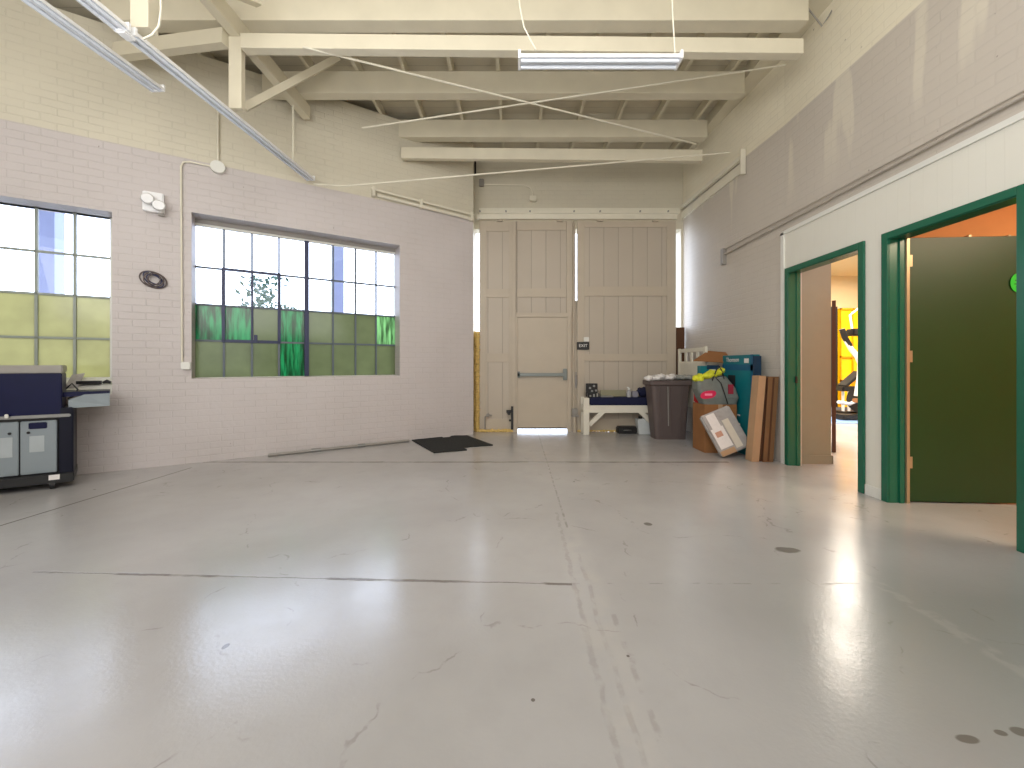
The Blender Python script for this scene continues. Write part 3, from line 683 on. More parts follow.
# ------------------------------------------------------------------ workshop machine at left
T0=-.57
def ML(px,py,t=T0): return LW(px,py,t)
mc=thing('laser_cutter','navy and grey cabinet machine on casters under the left window','machine',LM@Vector((ML(30,490).x,-.3,0)))
xr=ML(73.5,0).x; xb=ML(62,0).x; xd=ML(59,0).x; xL=xr-1.75
def mbx(x0,x1,y0,y1,z0,z1,nm,mt,par=mc,r=.008): return MB().rbox(x0,x1,y0,y1,z0,z1,r,M=LM).build(nm,mt,par)
zt=ML(60,373).z; zb=ML(60,415).z
mbx(xL,xb,-.57,-.10,zb,zt,'upper_body',M_navy)
lid=mbx(xL-.01,xb+.005,-.58,-.12,zt,ML(60,365.2,-.57).z,'lid',M_greylid)
mbx(xL,xb+.06,-.585,-.56,zb-.02,zb+.01,'front_rail',M_steel)
MB().rbox(ML(5,0).x,ML(9,0).x,-.605,-.585,zb-.005,zb+.03,.004,M=LM).build('catch',M_white,mc)
zc1=ML(60,420).z; zc0=ML(60,472).z
mbx(xL,xd+.0,-.52,-.08,zc0-.05,zb-.02,'lower_body',M_black)
cabx=[xL+.02,(xL+xd)/2-.26,ML(19,0).x,xd-.01]
for i in range(3):
    a,b=cabx[i]+.005,cabx[i+1]-.005
    dd=MB().rbox(a,b,-.545,-.52,zc0,zc1,.006,M=LM).build('cabinet_door',M_greypanel,mc)
    if i==2:
        MB().rbox(ML(28,0).x,ML(47,0).x,-.552,-.54,ML(40,429).z,ML(40,422.5).z,.02,M=LM).build('grip',M_navy,dd)
        MB().box(ML(29,0).x,ML(44,0).x,-.548,-.544,ML(40,452).z,ML(40,436).z,M=LM).build('printed_label',M_labelgrey,dd)
        MB().cyl((ML(28,0).x,-.545,ML(28,433).z),(ML(28,0).x,-.556,ML(28,433).z),.012,10,M=LM).build('lock',M_black,dd)
    if i==1:
        MB().box(ML(-2,0).x,ML(12,0).x,-.548,-.544,ML(8,458).z,ML(8,438).z,M=LM).build('printed_label',M_labelgrey,dd)
        MB().cyl((ML(9,0).x,-.545,ML(9,434).z),(ML(9,0).x,-.556,ML(9,434).z),.012,10,M=LM).build('lock',M_black,dd)
mbx(xd,xr,-.57,-.10,ML(70,476).z,zb+.07,'end_column',M_navydark)
mbx(xL,xr+.005,-.60,-.10,ML(70,483).z+.02,ML(60,473).z,'base',M_black)
MB().box(ML(49,0).x,ML(60,0).x,-.604,-.60,ML(55,479).z,ML(55,474).z,M=LM).build('plate_label',M_paper,mc)
for x in (xr-.14,xL+.1):
    for y in (-.55,-.17):
        cs=MB().tube([(x-.018,y,.045),(x+.018,y,.045)],.045,16,M=LM).build('caster',M_black,mc)
        MB().box(x-.026,x+.026,y-.02,y+.02,.05,.10,M=LM).build('caster_fork',M_steel,cs)
# side shelf
sx0,sx1=xr-.0,ML(112,0,-.5).x
sh=MB().add([(xb,-.52,.88),(sx1,-.5,.90),(sx1,-.12,.90),(xb,-.12,.88),(xb,-.52,.93),(sx1,-.5,.93),(sx1,-.12,.93),(xb,-.12,.93)],[(0,3,2,1),(4,5,6,7),(0,1,5,4),(1,2,6,5),(2,3,7,6),(3,0,4,7)])
xf(sh,LM); so=sh.build('side_shelf',M_navy,mc)
fa=MB().add([(ML(68,0).x,-.525,.77),(sx1,-.505,.775),(sx1,-.505,.905),(ML(84,0).x,-.52,.90),(ML(68,0).x,-.52,.85),(ML(68,0).x,-.49,.77),(sx1,-.48,.775),(sx1,-.48,.905),(ML(84,0).x,-.49,.90),(ML(68,0).x,-.49,.85)],[(0,1,2,3,4),(9,8,7,6,5),(0,5,6,1),(1,6,7,2),(2,7,8,3),(3,8,9,4),(4,9,5,0)])
xf(fa,LM); fa.build('shelf_front',M_greypanel,so)
hs=MB().tube([(xb+.02,-.45,zb+.25),(xb+.06,-.45,zb+.30),(xb+.10,-.45,zb+.24),(xb+.08,-.45,zb+.18),(xb+.03,-.45,zb+.15)],.008,6,M=LM); hs.build('hose',M_black,mc)
def shear_machine(o,top):
    off=world(o); inv=LM.inverted()
    if o.type=='MESH':
        w_=world(o)
        for v in o.data.vertices:
            l=inv@(Vector(v.co)+w_); l.x-=.24*(l.y+.57); v.co=(LM@l)-w_
    for c_ in list(o.children): shear_machine(c_,top)
shear_machine(mc,mc)
# items on the sill
zs=LW(95,377,.1).z
def on_sill(y):  # sill surface height at local y
    return z0_+(z1_-z0_)*min(1,max(0,(y-.002)/.258))
it=MB(); 
ya=.13; zz=on_sill(ya)
x0_,x1_=LWs(77,ya),LWs(112,ya)
SM=Matrix.Translation((0,0,0))
o=MB().box(x0_,x0_+(x1_-x0_)*.68,ya-.03,ya+.03,on_sill(ya+.03)+.0,on_sill(ya+.03)+.035,M=LM).build('hand_tool',M_black); o['label']='flat black tool lying on the left window sill'; o['category']='tool'
tt=MB().tube([(x0_+(x1_-x0_)*.73,ya,zz+.03),(x0_+(x1_-x0_)*.85,ya,zz+.045),(x1_-.01,ya,zz+.03)],[.012,.022,.014],8,M=LM).build('hand_tool',M_black); tt['label']='small black gadget at the right end of the left window sill'; tt['category']='tool'
xs_=LWs(72,.1); zz=on_sill(.1)
bg=MB().add([(xs_-.05,.06,zz-.0),(xs_+.05,.08,zz-.0),(xs_+.07,.2,zz+.16),(xs_-.03,.2,zz+.14),(xs_-.05,.075,zz),(xs_+.05,.095,zz),(xs_+.07,.21,zz+.16),(xs_-.03,.21,zz+.14)],[(0,1,2,3),(7,6,5,4),(0,4,5,1),(1,5,6,2),(2,6,7,3),(3,7,4,0)])
xf(bg,LM); o=bg.build('plastic_pouch',M_parcel); o['label']='grey-green plastic pouch leaning on the sill behind the machine'; o['category']='pouch'

# ------------------------------------------------------------------ bench + items
bd=thing('wooden_bench','low white wooden bed-frame bench against the right sliding door','bench',(1.7,6.87,0))
BY0,BY1=6.72,7.0; bx0,bx1=X(583.5,6.72),2.44
for x in (bx0,bx1-.10):
    MB().rbox(x,x+.10,BY0,BY0+.05,0,Z(398,6.72),.006).build('leg',M_bedwhite,bd); MB().rbox(x,x+.05,BY1-.06,BY1,0,Z(398,6.72),.006).build('leg',M_bedwhite,bd)
MB().rbox(bx0+.1,bx1-.1,BY0+.005,BY0+.035,Z(413,6.72),Z(405.5,6.72),.004).build('side_rail',M_bedwhite,bd); MB().rbox(bx0+.05,bx1-.05,BY1-.04,BY1-.01,Z(413,6.72),Z(405.5,6.72),.004).build('side_rail',M_bedwhite,bd)
MB().rbox(bx0,bx0+.05,BY0+.05,BY1-.06,Z(413,6.72),Z(405.5,6.72),.004).build('end_rail',M_bedwhite,bd); MB().rbox(bx1-.05,bx1,BY0+.05,BY1-.06,Z(413,6.72),Z(405.5,6.72),.004).build('end_rail',M_bedwhite,bd)
MB().bar((bx0+.10,BY0+.02,.17),(bx0+.34,BY0+.02,.40),.028,.075).build('corner_brace',M_bedwhite,bd)
MB().bar((bx1-.10,BY0+.02,.17),(bx1-.34,BY0+.02,.40),.028,.075).build('corner_brace',M_bedwhite,bd)
MB().box(bx0+.04,bx1-.04,BY0+.03,BY1-.04,Z(405.5,6.72)-.03,Z(405.5,6.72)-.002).build('slat_deck',M_bedwhite,bd)
zb=Z(405.5,6.72); 
o=MB().rbox(bx0+.11,X(651,6.73),BY0+.01,BY1-.03,zb,Z(397.5,6.72),.02).build('mattress_pad',M_bluetint); o['label']='navy blue pad lying on the white bench'; o['category']='cushion'
zp=Z(397.5,6.72)
k_=thing('tool_kit','black kit with silver tools at left end of the bench','kit',(X(592,6.8),6.8,zp))
MB().rbox(X(586.3,6.85),X(598,6.85),6.88,6.92,zp,Z(383.5,6.85),.006).build('open_lid',M_black,k_)
MB().rbox(X(587.5,6.78),X(599,6.78),6.75,6.87,zp,zp+.07,.006).build('case',M_black,k_)
for px,py in ((590,388),(594,386),(592,391),(596,390.5)): 
    p=P(px,py,6.87); MB().cyl(p,p+Vector((0,-.012,0)),.02,8).build('silver_socket',M_steel,k_)
for px,h in ((589.5,.03),(593,.05),(596.5,.06)): MB().box(X(px,6.75),X(px+1.6,6.75),6.735,6.75,zp+.01,zp+.01+h).build('silver_tool',M_steel,k_)
o=MB().rbox(X(600,6.8),X(613,6.8),6.76,6.84,zp,zp+.022,.005).build('metal_plate',M_steel); o['label']='thin silver bar lying on the navy pad beside the black kit'; o['category']='bar'
g=simple('olive_grey_board',(150,146,120),.4); o=MB().rbox(X(600.5,6.93),X(626,6.93),6.93,6.955,zp,Z(390,6.93),.004).build('leaning_board',g); o['label']='olive grey board standing at the back of the bench'; o['category']='board'
bt=thing('spray_bottle','clear bottle with a white cap on the navy pad','bottle',(X(629,6.82),6.82,zp))
c=(X(629,6.82),6.82); MB().tube([(c[0],c[1],zp),(c[0],c[1],zp+.09),(c[0],c[1],zp+.11),(c[0],c[1],zp+.125)],[.04,.04,.025,.014],14).build('body',simple('cloudy_plastic',(170,170,172),.2),bt)
MB().tube([(c[0],c[1],zp+.125),(c[0],c[1],zp+.155)],.022,12).bar((c[0],c[1],zp+.16),(c[0]-.035,c[1],zp+.17),.018,.018).build('cap',M_white,bt)
o=MB().rbox(X(631.5,6.85),X(637,6.85),6.78,6.88,zp,zp+.10,.01).build('plastic_tub',simple('lilac_plastic',(150,148,160),.25)); o['label']='small cloudy plastic tub between bottle and dark cloth'; o['category']='tub'
o=MB().blob((X(644,6.83),6.85,zp+.085),(.115,.085,.08),3,.35,3).build('folded_cloth',M_bluetint); o['label']='dark navy bundled cloth at right end of the bench'; o['category']='cloth'
# under the bench
o=thing('tool_case','flat black case on the floor under the bench','case',(X(628,6.85),6.9,0))
MB().rbox(X(617.5,6.85),X(637.5,6.85),6.82,6.98,0,.125,.02).build('shell',M_black,o); MB().tube([(X(624,6.8),6.82,.06),(X(624.5,6.8),6.79,.07),(X(631,6.8),6.79,.07),(X(631.5,6.8),6.82,.06)],.008,8).build('handle',M_steel,o)
jg=thing('plastic_jug','translucent white plastic jug with black cap under the bench','jug',(X(645,6.8),6.83,0))
jx0,jx1=X(637.7,6.76),X(653,6.76)
jm=MB().prism([(jx0+.02,0),(jx1,0),(jx1,.33),(jx0+.13,.33),(jx0+.10,.27),(jx0,.26)],0,.16,M=Matrix(((1,0,0,0),(0,0,1,6.76),(0,1,0,0),(0,0,0,1))))
jm.build('body',simple('jug_plastic',(200,206,208),.3),jg,bevel=.012)
MB().cyl((jx0+.07,6.84,.262),(jx0+.07,6.84,.30),.035,14).build('cap',M_black,jg)

# ------------------------------------------------------------------ trash bin
bn=thing('trash_bin','large grey-brown plastic bin stuffed with white packing','bin',(2.45,6.5,0))
bx0,bx1=2.22,2.72; tx0,tx1=2.13,2.79; y0_,y1_=6.32,6.62; ty0,ty1=6.28,6.70; hz=Z(380.5,6.3)
def ringpts(x0,x1,y0,y1,z,r=.06,n=5):
    out=[]
    for cx,cy,a0 in ((x1-r,y1-r,0),(x0+r,y1-r,90),(x0+r,y0+r,180),(x1-r,y0+r,270)):
        for i in range(n): a=math.radians(a0+90*i/(n-1)); out.append((cx+r*math.cos(a),cy+r*math.sin(a),z))
    return out
def loft(rings,capb=True,capt=False):
    m=MB(); n=len(rings[0]); vs=[v for r in rings for v in r]; fs=[]
    for i in range(len(rings)-1):
        for k in range(n): l=(k+1)%n; fs.append((i*n+k,i*n+l,(i+1)*n+l,(i+1)*n+k))
    if capb: fs.append(tuple(range(n)))
    if capt: fs.append(tuple((len(rings)-1)*n+i for i in range(n)))
    m.add(vs,fs); return m
loft([ringpts(bx0,bx1,y0_,y1_,0),ringpts(tx0+.02,tx1-.02,ty0+.02,ty1-.02,hz-.07),ringpts(tx0+.04,tx1-.04,ty0+.04,ty1-.04,hz-.09),ringpts(bx0+.03,bx1-.03,y0_+.03,y1_-.03,.03)]).build('body',M_bin,bn)
loft([ringpts(tx0,tx1,ty0,ty1,hz-.08),ringpts(tx0-.012,tx1+.012,ty0-.012,ty1+.012,hz-.07),ringpts(tx0-.012,tx1+.012,ty0-.012,ty1+.012,hz-.01),ringpts(tx0,tx1,ty0,ty1,hz),ringpts(tx0+.04,tx1-.04,ty0+.04,ty1-.04,hz),ringpts(tx0+.04,tx1-.04,ty0+.04,ty1-.04,hz-.08)],False).build('rim',M_bin,bn)
for f in (.22,.5,.78):
    MB().bar((bx0+(bx1-bx0)*f,y0_-.004,.06),(tx0+(tx1-tx0)*f,ty0+.012,hz-.1),.02,.016).build('rib',M_bin,bn)
MB().bar((bx0+.2,y0_-.012,.22),(tx0+.27,ty0+.004,hz-.1),.012,.012).build('pale_streak',M_greylid,bn)
mb=MB()
for i in range(9): mb.blob((tx0-.01+.05*i,ty0+.10+random.uniform(-.03,.05),hz+.045+random.uniform(-.01,.02)),(.065,.10,.045),i,.5,2)
o=mb.build('packing_plastic',M_paper); o['label']='crumpled white packing plastic heaped on the bin'; o['category']='packing'
mb=MB()
for i in range(5): mb.blob((tx0+.47+.065*i,ty0+.16+random.uniform(-.02,.04),hz+.045),(.07,.12,.045),i+20,.35,2)
o=mb.build('packing_foam',simple('grey_foam',(150,152,148),.6)); o['label']='grey crumpled packing foam at right side of the bin top'; o['category']='packing'

# headboard leaning by the wall
hb=thing('wooden_headboard','white slatted wooden headboard standing behind the bin','headboard',(2.88,6.4,0))
hx0,hx1,hy0,hy1=2.84,2.88,5.96,6.98; ht=1.475
for y in (hy0,hy1-.07): MB().rbox(hx0,hx1,y,y+.07,0,ht,.006).build('post',M_bedwhite,hb)
for za,zb_ in ((ht-.07,ht-.01),(1.19,1.25)): MB().rbox(hx0+.003,hx1-.003,hy0+.07,hy1-.07,za,zb_,.004).build('rail',M_bedwhite,hb)
for i in range(1,4): y=hy0+.07+(hy1-hy0-.14)*i/4; MB().box(hx0+.008,hx1-.008,y-.03,y+.03,1.25,ht-.07).build('slat',M_bedwhite,hb)
MB().box(hx0+.010,hx1-.010,hy0+.07,hy1-.07,.5,1.19).build('lower_panel',M_bedwhite,hb)

# brown carton on floor
bb=thing('cardboard_box','brown cardboard box on the floor with a grey bag on top','box',(2.77,5.55,0))
q0=Vector((2.545,5.36)); 
MB().box(2.545,2.985,5.36,5.72,0,.655).build('carton',M_card,bb,bevel=.004)
MB().box(2.73,2.79,5.358,5.3595,.3,.655).build('tape',M_card2,bb)
# grey bag on top
gb=thing('shopping_bag','grey fabric bag with pink oval label on the brown box','bag',(2.75,5.5,.66))
rg=[]
def quad(pts,z): return [(p[0],p[1],z) for p in pts]
def bagring(x0,x1,y0,y1,z,zs=0): 
    r=ringpts(x0,x1,y0,y1,z,.04,4); return [(x,y,z_+zs*(x-x0)/(x1-x0)) for x,y,z_ in r]
loft([bagring(2.55,3.0,5.37,5.57,.657),bagring(2.50,3.02,5.35,5.58,.75),bagring(2.46,2.98,5.36,5.58,.86,.02),bagring(2.46,2.86,5.38,5.57,.98,.06),bagring(2.50,2.84,5.44,5.54,.975,.06)],True,True).build('bag_body',M_bag,gb,bevel=0)
oc=P(708.5,394.7,5.345)
ov=MB(); n=24; ov.add([(oc.x+.105*math.copysign(abs(math.cos(2*math.pi*i/n))**.7,math.cos(2*math.pi*i/n)),5.345+0*i,oc.z+.052*math.sin(2*math.pi*i/n)+.02*math.cos(2*math.pi*i/n)) for i in range(n)]+[(oc.x+.105*math.copysign(abs(math.cos(2*math.pi*i/n))**.7,math.cos(2*math.pi*i/n)),5.36,oc.z+.052*math.sin(2*math.pi*i/n)+.02*math.cos(2*math.pi*i/n)) for i in range(n)],[tuple(range(n))]+[(i,(i+1)%n,n+(i+1)%n,n+i) for i in range(n)])
lo=ov.build('oval_label',M_pink,gb)
MB().box(oc.x-.05,oc.x+.05,5.3425,5.3445,oc.z-.012,oc.z+.016).build('label_mark',simple('pale_pink',(250,150,180),.4),lo)
MB().box(2.86,2.93,5.345,5.355,.80,.93).build('side_label',simple('dull_red_print',(150,40,60),.5),gb)
MB().tube([P(716,378,5.37),P(721,383,5.345),P(724,392,5.335),P(728,404,5.335)],.006,6).tube([P(712,381,5.38),P(716,371,5.36),P(719,366,5.4),P(722,371,5.36),P(724,379,5.38)],.009,6).build('strap',M_black,gb)
mb=MB()
for i in range(9):
    f=i/8; p=P(696+26*f,379-8*f,5.42); mb.blob((p.x,p.y+random.uniform(-.02,.05),p.z+random.uniform(-.01,.015)),(.055,.07,.045),i+5,.6,2)
o=mb.build('yellow_cloth',M_yellow); o['label']='bright yellow cloth spilling from the grey bag'; o['category']='cloth'
o=MB().rbox(2.548,2.60,5.59,5.71,.656,.90,.015).build('red_packet',M_red); o['label']='red packet at the left of the grey bag'; o['category']='packet'
o['label']='red packet tucked beside the left edge of the grey bag'
# teal boxes
tl=thing('retail_box','tall teal printed box leaning along the right brick wall','box',(3.1,5.45,0))
TX0,TX1=3.03,3.12
tm=MB().box(TX0,TX1,5.07,5.82,0,1.33); tm.build('carton',M_teal,tl,bevel=.006)
MB().box(TX0-.004,TX1+.003,5.05,5.066,0,1.31).build('dark_side',M_tealdark,tl)
MB().box(TX0-.004,TX0-.001,5.07,5.82,1.12,1.20).box(TX0-.004,TX0-.001,5.07,5.12,0,1.33).build('blue_band',simple('blue_band',(10,92,130),.4),tl)
MT=Matrix(((0,0,-1,TX0-.005),(-1,0,0,5.55),(0,1,0,1.265),(0,0,0,1)))
text_mb('Thomson',.085,MT).build('lettering',M_paper,tl)
MB().box(TX0-.006,TX0-.002,5.16,5.26,1.22,1.28).build('white_tag',M_paper,tl)
mb=MB().box(TX0-.006,TX0-.002,5.48,5.66,.45,1.05); mb.build('product_picture',M_black,tl)
mb=MB()
for z in (.14,.26,.38,.50): mb.box(TX0-.007,TX0-.003,5.36,5.44,z,z+.022)
mb.build('small_print',M_paper,tl)
t2=thing('retail_box','second teal box half hidden behind the grey bag','box',(2.85,5.88,0))
MB().box(2.70,3.0,5.83,5.92,0,1.18).build('carton',M_teal,t2,bevel=.006)
MB().box(2.84,2.93,5.826,5.8295,1.06,1.13).build('white_tag',M_paper,t2)
MB().box(2.80,2.98,5.825,5.8285,1.13,1.19).build('dark_band',M_tealdark,t2)
# cardboard flap sheet
fm=MB(); a,b,c,d=P(693.5,361,5.78),P(727,363.0,5.80),P(731,353.5,6.0),P(708,351.5,6.0)
n_=Vector((0,0,.012))
fm.add([a,b,c,d,a+n_,b+n_,c+n_,d+n_],[(0,3,2,1),(4,5,6,7),(0,1,5,4),(1,2,6,5),(2,3,7,6),(3,0,4,7)])
o=fm.build('cardboard_flap',M_card); o['label']='brown cardboard flap lying on top of the teal box behind the bag'; o['category']='cardboard'
# two long cartons leaning
def lean(label,x0,x1,y0,y1,h,shift,mat,side):
    t=thing('long_carton',label,'box',((x0+x1)/2,(y0+y1)/2,0),group='long narrow cartons leaning on the right wall')
    def sk(mb): mb.v=[Vector((v.x+shift*v.z/h,v.y,v.z)) for v in mb.v]; return mb
    sk(MB().box(x0,x1,y0,y1,0,h)).build('carton',mat,t,bevel=.004)
    sk(MB().box(x0-.0015,x0+.002,y0+.002,y1-.002,.01,h-.01)).build('pale_side' if side is M_card2 else 'dark_side',side,t)
    sk(MB().box((x0+x1)/2-.012,(x0+x1)/2+.012,y0-.0015,y0-.0002,.01,h-.01)).build('tape_strip',side,t)
lean('long narrow pale brown carton leaning left of its darker twin',2.895,2.985,4.87,5.01,1.06,.09,M_card2,M_card2)
lean('long narrow darker brown carton leaning nearest the white trim',3.025,3.155,4.86,5.0,1.05,.07,M_card4,M_card3)
lean('dark brown carton wedged between two long leaning cartons',2.988,3.026,4.89,5.0,1.05,.085,M_card3,M_card3)
# plastic wrapped parcel
pc=thing('wrapped_parcel','grey plastic wrapped parcel with white papers leaning on the brown box','parcel',P(728,455,5.0))
A=P(698,417,5.28); B=P(722,459,5.02); Cc=P(752,449,5.06); D=P(716,407,5.33)
A=Vector((2.43,5.22,.50)); B=P(723,458.0,5.05); B.z=.012
u=(A-B); ul=u.length; u.normalize()
wv=(P(751.5,449,5.06)-B); wv=(wv-u*wv.dot(u)).normalized(); nv=u.cross(wv).normalized()
if nv.y>0: nv=-nv
MP=Matrix(((wv.x,u.x,nv.x,B.x),(wv.y,u.y,nv.y,B.y),(wv.z,u.z,nv.z,B.z),(0,0,0,1)))
Wd,Hd=.42,.57
MB().rbox(0,Wd,0,Hd,-.075,0,.018,M=MP,seg=3).build('wrap',M_parcel,pc)
MB().box(.03,.20,.09,.36,.001,.004,M=MP).build('white_sheet',M_paper,pc)
MB().box(.06,.18,.33,.55,.001,.0045,M=MP).build('white_sheet',M_paper,pc)
MB().box(.22,.31,.04,.42,.001,.012,M=MP).build('pale_strip',simple('pale_beige_paper',(214,206,192),.6),pc)
MB().box(.06,.15,.24,.31,.0045,.0055,M=MP).build('printed_patch',simple('dull_orange_print',(196,150,128),.5),pc)
MB().box(.0,.20,.005,.07,.001,.003,M=MP).build('brown_patch',M_card2,pc)

# ------------------------------------------------------------------ green doorways
def casing(y0,y1,nm_parent):
    c=.06; x0,x1=3.215,3.2395
    m=MB().box(x0,x1,y1,y1+c,0,DZ+c).box(x0,x1,y0-c,y0,0,DZ+c).box(x0,x1,y0,y1,DZ,DZ+c)
    m.build('casing',M_green,nm_parent,bevel=.004)
    j=MB().box(3.23,3.365,y1-.004,y1+.0,0,DZ).box(3.23,3.365,y0,y0+.004,0,DZ).box(3.23,3.365,y0,y1,DZ-.006,DZ)
    j.box(3.31,3.345,y1-.018,y1-.004,0,DZ-.006)
    j.build('jamb',M_green,nm_parent)
d3=thing('door_3','open doorway with dark green frame leading to the gym',None,(3.24,4.21,0),kind='structure'); casing(*D1,d3)
MB().box(3.29,3.31,D1[1]-.03,D1[1]-.018,.98,1.06).build('strike_plate',M_black,d3)
d4=thing('door_4','dark green doorway with its green door swung open',None,(3.24,2.99,0),kind='structure'); casing(*D2,d4)
MB().box(3.366,3.392,D2[1]-.02,D2[1]+.03,0,DZ).build('rear_stop',M_hinge,d4)
lf=MB().box(3.40,4.36,3.43,3.472,.012,2.30)
# swing it slightly toward the camera on its far end
piv=Vector((3.40,3.45,0)); RM=Matrix.Translation(piv)@Matrix.Rotation(math.radians(-3.5),4,'Z')@Matrix.Translation(-piv)
xf(lf,RM); leaf=lf.build('door_leaf',M_greenleaf,d4,bevel=.002)
for z in (.30,1.22,2.05): xf(MB().cyl((3.392,3.43,z),(3.392,3.43,z+.10),.008,8).box(3.392,3.43,3.425,3.43,z,z+.10),RM).build('hinge',M_hinge,leaf)
sc=P(1022.5,282.5,3.36); sy=3.43-(sc.x-3.4)*math.tan(math.radians(3.5))-.0015
st=MB().cyl((sc.x,sy,sc.z),(sc.x,sy-.002,sc.z),.088,32).build('round_sticker',M_sticker,leaf)
mb=MB()
for dz,w in ((.045,.07),(.02,.10),(-.01,.11),(-.035,.08)): mb.box(sc.x-w/2,sc.x+w/2,sy-.0035,sy-.002,sc.z+dz-.005,sc.z+dz+.005)
mb.build('sticker_print',M_stickerink,st)
for px in (965,1004): p=P(px,234,3.44); MB().cyl((p.x,3.40,2.305),(p.x,3.44,2.305),.014,8).build('top_stud',M_hinge,leaf)

# ------------------------------------------------------------------ rooms beyond
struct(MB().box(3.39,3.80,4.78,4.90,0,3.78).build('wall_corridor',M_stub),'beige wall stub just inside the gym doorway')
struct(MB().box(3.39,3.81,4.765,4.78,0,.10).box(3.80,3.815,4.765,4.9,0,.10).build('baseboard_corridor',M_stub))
struct(MB().box(3.382,8.0,3.54,3.64,0,2.98).build('wall_partition',M_orangewall),'orange lit wall behind the green door')
struct(MB().box(3.38,12.2,3.64,12.2,3.8,3.86).build('ceiling_gym',M_gymwall))
struct(MB().box(3.38,8.0,-1.0,3.64,2.98,3.04).build('ceiling_office',M_orangewall))
struct(MB().box(7.9,8.0,-1,3.54,0,2.98).build('wall_office_side',M_orangewall)); struct(MB().box(3.38,8,-1.1,-1.0,0,3.0).build('wall_office_front',M_orangewall))
struct(MB().box(3.38,12.2,11.6,11.7,0,3.8).build('wall_gym_back',M_gymwall),'beige far wall of the gym')
struct(MB().box(12.1,12.2,3.54,11.7,0,3.8).build('wall_gym_side',M_gymwall)); struct(MB().box(8.0,12.2,3.54,3.64,0,3.8).build('wall_gym_front',M_gymwall))
struct(MB().box(3.38,3.48,4.9,11.6,0,3.8).build('wall_gym_left',M_gymwall))
bdv=Vector((.625,.781)); p0=Vector((4.30,5.36))
mdr=MB().box(0,.82,-.022,.022,.01,2.07); xf(mdr,Matrix.Translation((p0.x,p0.y,0))@Matrix.Rotation(math.atan2(bdv.y,bdv.x),4,'Z')); struct(mdr.build('door_5',M_browndoor),'dark brown door standing open edge-on inside the gym')
# gym floor zones
o=MB().prism([(6.0,8.0),(11.9,8.0),(11.9,10.0),(6.0,10.0)],.001,.010).build('gym_floor_lane',M_bluefloor); o['label']='pale blue floor strip in the gym seen through the doorway'; o['category']='floor strip'
o=MB().prism([(6.6,9.0),(11.9,9.0),(11.9,10.95),(6.6,10.95)],.011,.022).build('gym_mat',M_mat); o['label']='dark rubber gym mat beneath the exercise machines'; o['category']='mat'
GD=11.0
yl=thing('yellow_locker','tall yellow rack cabinet at the far end of the gym','locker',(X(856,GD),GD,.0))
MB().box(X(841,GD),X(878,GD),GD+.05,GD+.5,.0,Z(308,GD)).build('body',M_yellowmetal,yl)
mb=MB()
for px in (841,853,866,877): mb.box(X(px,GD),X(px+1.1,GD),GD,GD+.05,0,Z(308,GD))
for py in (308,332,356,380): mb.box(X(841,GD),X(878,GD),GD,GD+.05,Z(py+1.6,GD),Z(py,GD))
mb.build('frame',simple('deep_yellow_paint',(226,150,0),.4),yl)
o=MB().box(X(832,GD),X(840.5,GD),GD+.1,GD+.5,0,Z(306,GD)).build('black_cabinet',M_black); o['label']='tall black cabinet left of the yellow locker'; o['category']='cabinet'
# elliptical trainer
e=8.6
el=thing('elliptical_trainer','black and white exercise machine in the gym doorway view','exercise machine',(X(855,e),e,0.022))
def Q(px,py,dd=0): 
    p=P(px,py,e+dd); p.z=max(p.z,.05); return p
MB().tube([Q(843,331),Q(846,341),Q(851,349),Q(858,357),Q(860,364),Q(859,378),Q(856,396)],[.035,.04,.05,.06,.045,.04,.04],10).build('white_arm',M_lamp,el)
MB().tube([Q(842,329),Q(845,338),Q(850,346)],.055,10).build('black_grip',M_black,el)
MB().rbox(Q(848,0).x,Q(866,0).x,e-.15,e+.1,Q(850,336).z,Q(850,329).z,.03).build('console',M_black,el)
MB().tube([Q(852,329),Q(850,315),Q(858,309)],.02,8).build('handlebar',M_lamp,el)
MB().tube([Q(866,400,-.06),Q(866,400,.1)],.33,24).build('flywheel_cover',M_black,el)
MB().rbox(Q(836,0).x,Q(880,0).x,e-.2,e+.15,.03,.12,.02).build('base_rail',M_black,el)
MB().tube([Q(838,402),Q(850,404),Q(862,398)],.035,8).build('pedal_arm',M_lamp,el)
MB().rbox(Q(848,0).x,Q(858,0).x,e-.25,e-.1,Q(850,402).z,Q(850,398).z,.01).build('pedal',M_card,el)
wb=thing('weight_bench','black exercise bench behind the brown door edge','bench',(X(842,9.6),9.6,.022))
c0=P(838,0,9.6).x; c1_=P(853,0,9.6).x
MB().rbox(c0,c1_,9.45,9.75,Z(391,9.6),Z(386,9.6),.03).build('seat_pad',M_black,wb)
MB().tube([(c0+.12,9.6,.06),(c0+.12,9.6,Z(391,9.6))],.03,8).tube([(c1_-.1,9.6,.06),(c1_-.1,9.6,Z(391,9.6))],.03,8).build('support_leg',M_lamp,wb)
MB().rbox(c0,c0+.28,9.4,9.8,.023,.07,.01).rbox(c1_-.25,c1_,9.4,9.8,.023,.07,.01).build('foot',M_black,wb)
MB().bar((c0+.1,9.6,Z(386,9.6)),(c0+.5,9.6,Z(372,9.6)),.25,.06).build('back_pad',M_black,wb)

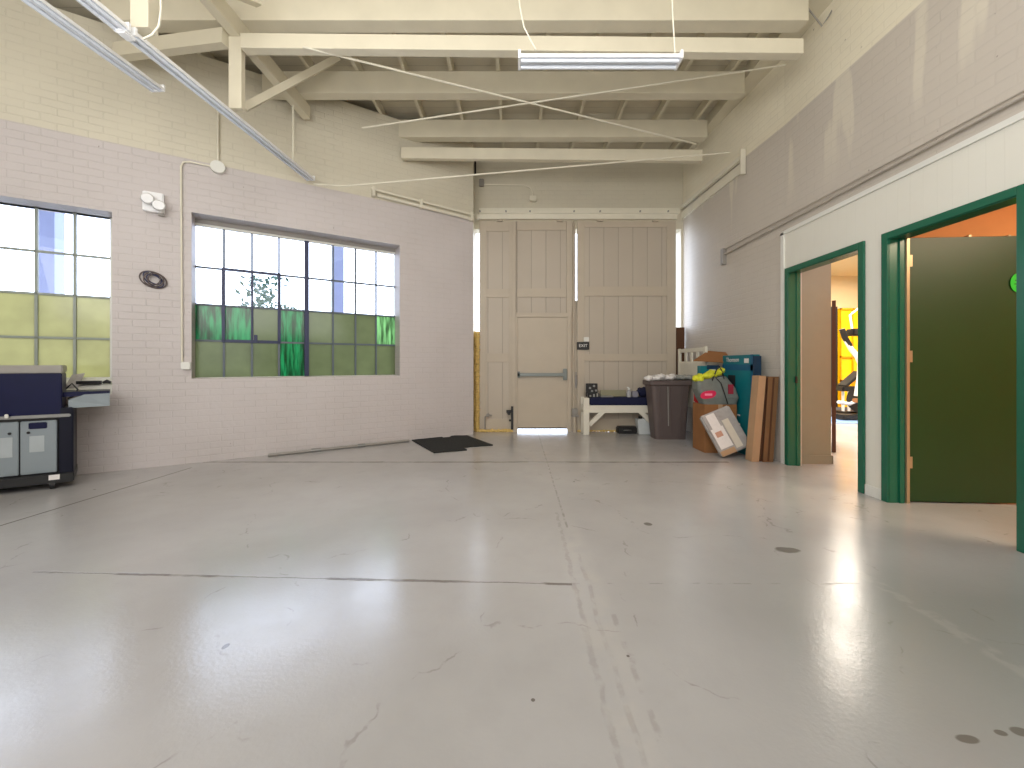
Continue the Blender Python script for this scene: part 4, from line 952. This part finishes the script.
# ------------------------------------------------------------------ outdoors seen through the panes
def out_post(label,px0,px1,off):
    s0=LW(px0,0,off).x; s1=LW(px1,0,off).x
    o=MB().box(s0,s1,off,off+.35,-.12,8,M=LM).build('outdoor_column',M_outblue); o['label']=label; o['category']='column'
out_post('hazy blue-grey column outside the left window',39,54.5,2.5)
out_post('hazy blue-grey column outside the right window',333,344,2.5)
random.seed(3)
tp=LM@Vector((LW(262,0,3.0).x,3.0,0)); tr=thing('garden_tree','leafy tree outside, just showing above the green panes','tree',(tp.x,tp.y,-.12))
MB().tube([(tp.x,tp.y,-.12),(tp.x+.05,tp.y,.7),(tp.x,tp.y+.1,1.4)],[.07,.05,.02],8).build('trunk',M_bark,tr)
mb=MB()
for i in range(620):
    px=random.uniform(226,304); top=298+abs(px-265)*.33 ; 
    if random.random()<.35: px=random.gauss(262,9); top=277
    py=top+abs(random.gauss(0,22)); off=3+random.uniform(-.5,.5)
    c=LM@LW(px,py,off); r=random.uniform(.03,.085); a=Vector((random.gauss(0,1),random.gauss(0,1),random.gauss(0,1))).normalized(); b=a.orthogonal().normalized()
    mb.add([c-a*r,c+b*r*.45,c+a*r,c-b*r*.45],[(0,1,2,3)])
mb.build('foliage',M_leaf,tr,kind='stuff')

# ------------------------------------------------------------------ camera, light
cam=bpy.data.cameras.new('camera'); co=bpy.data.objects.new('camera',cam); C.objects.link(co)
co.location=(0,0,H); co.rotation_euler=(math.pi/2,0,0); cam.sensor_width=36; cam.lens=36*F/1024
cam.shift_x=-(CX-512)/1024; cam.shift_y=-(384-CY)/1024; cam.clip_start=.05; cam.clip_end=200
bpy.context.scene.camera=co
w=bpy.data.worlds.new('sky'); bpy.context.scene.world=w; w.use_nodes=True
bg=w.node_tree.nodes['Background']; bg.inputs[0].default_value=(.74,.83,1,1); bg.inputs[1].default_value=WS
def area(name,loc,rot,sx,sy,power,col=(1,1,1),spread=None):
    l=bpy.data.lights.new(name,'AREA'); l.shape='RECTANGLE'; l.size=sx; l.size_y=sy; l.energy=power; l.color=col
    if spread: l.spread=spread
    o=bpy.data.objects.new(name,l); C.objects.link(o); o.location=loc; o.rotation_euler=rot; return o
area('overhead_fill',(-1.0,.6,4.9),(math.radians(12),0,0),7,3.5,150,(1,.985,.98))  # added fill above the frame, lifts the whole room
area('rear_fill',(-1.5,-3.9,2.6),(math.radians(84),0,0),7,3.5,130,(1,.985,.985))  # added fill behind the camera, stands for no lamp in the room
area('gym_light',(7.5,8.2,3.7),(0,0,0),5,4,760,(1,.93,.82))
area('upward_fill',(-1.2,.3,2.7),(math.radians(122),0,0),6,1.6,130,(1,.98,.94))  # added upward fill, brightens the beams and roof deck
area('gym_entry_light',(4.9,4.25,3.6),(0,0,0),1.2,.8,16,(1,.93,.82))
area('office_light',(5.0,1.6,2.9),(0,0,0),1.6,1.2,105,(1,.80,.55))
for nm,x0,x1 in (('window_portal_right',w2f0,w2f1),('window_portal_left',c1[0],c1[-1])):
    l=bpy.data.lights.new(nm,'AREA'); l.shape='RECTANGLE'; l.size=x1-x0; l.size_y=1.8; l.cycles.is_portal=True
    o=bpy.data.objects.new(nm,l); C.objects.link(o)
    o.matrix_world=LM@Matrix.Translation(((x0+x1)/2,.45,1.95))@Matrix.Rotation(-math.pi/2,4,'X')
sc_=bpy.context.scene
sc_.view_settings.view_transform='Standard'; sc_.view_settings.look='None'; sc_.view_settings.exposure=0.08; sc_.view_settings.gamma=1
try:
    sc_.cycles.max_bounces=10; sc_.cycles.diffuse_bounces=6; sc_.cycles.use_denoising=True; sc_.cycles.transparent_max_bounces=12
    sc_.cycles.sample_clamp_indirect=6; sc_.cycles.caustics_reflective=False
except Exception: pass
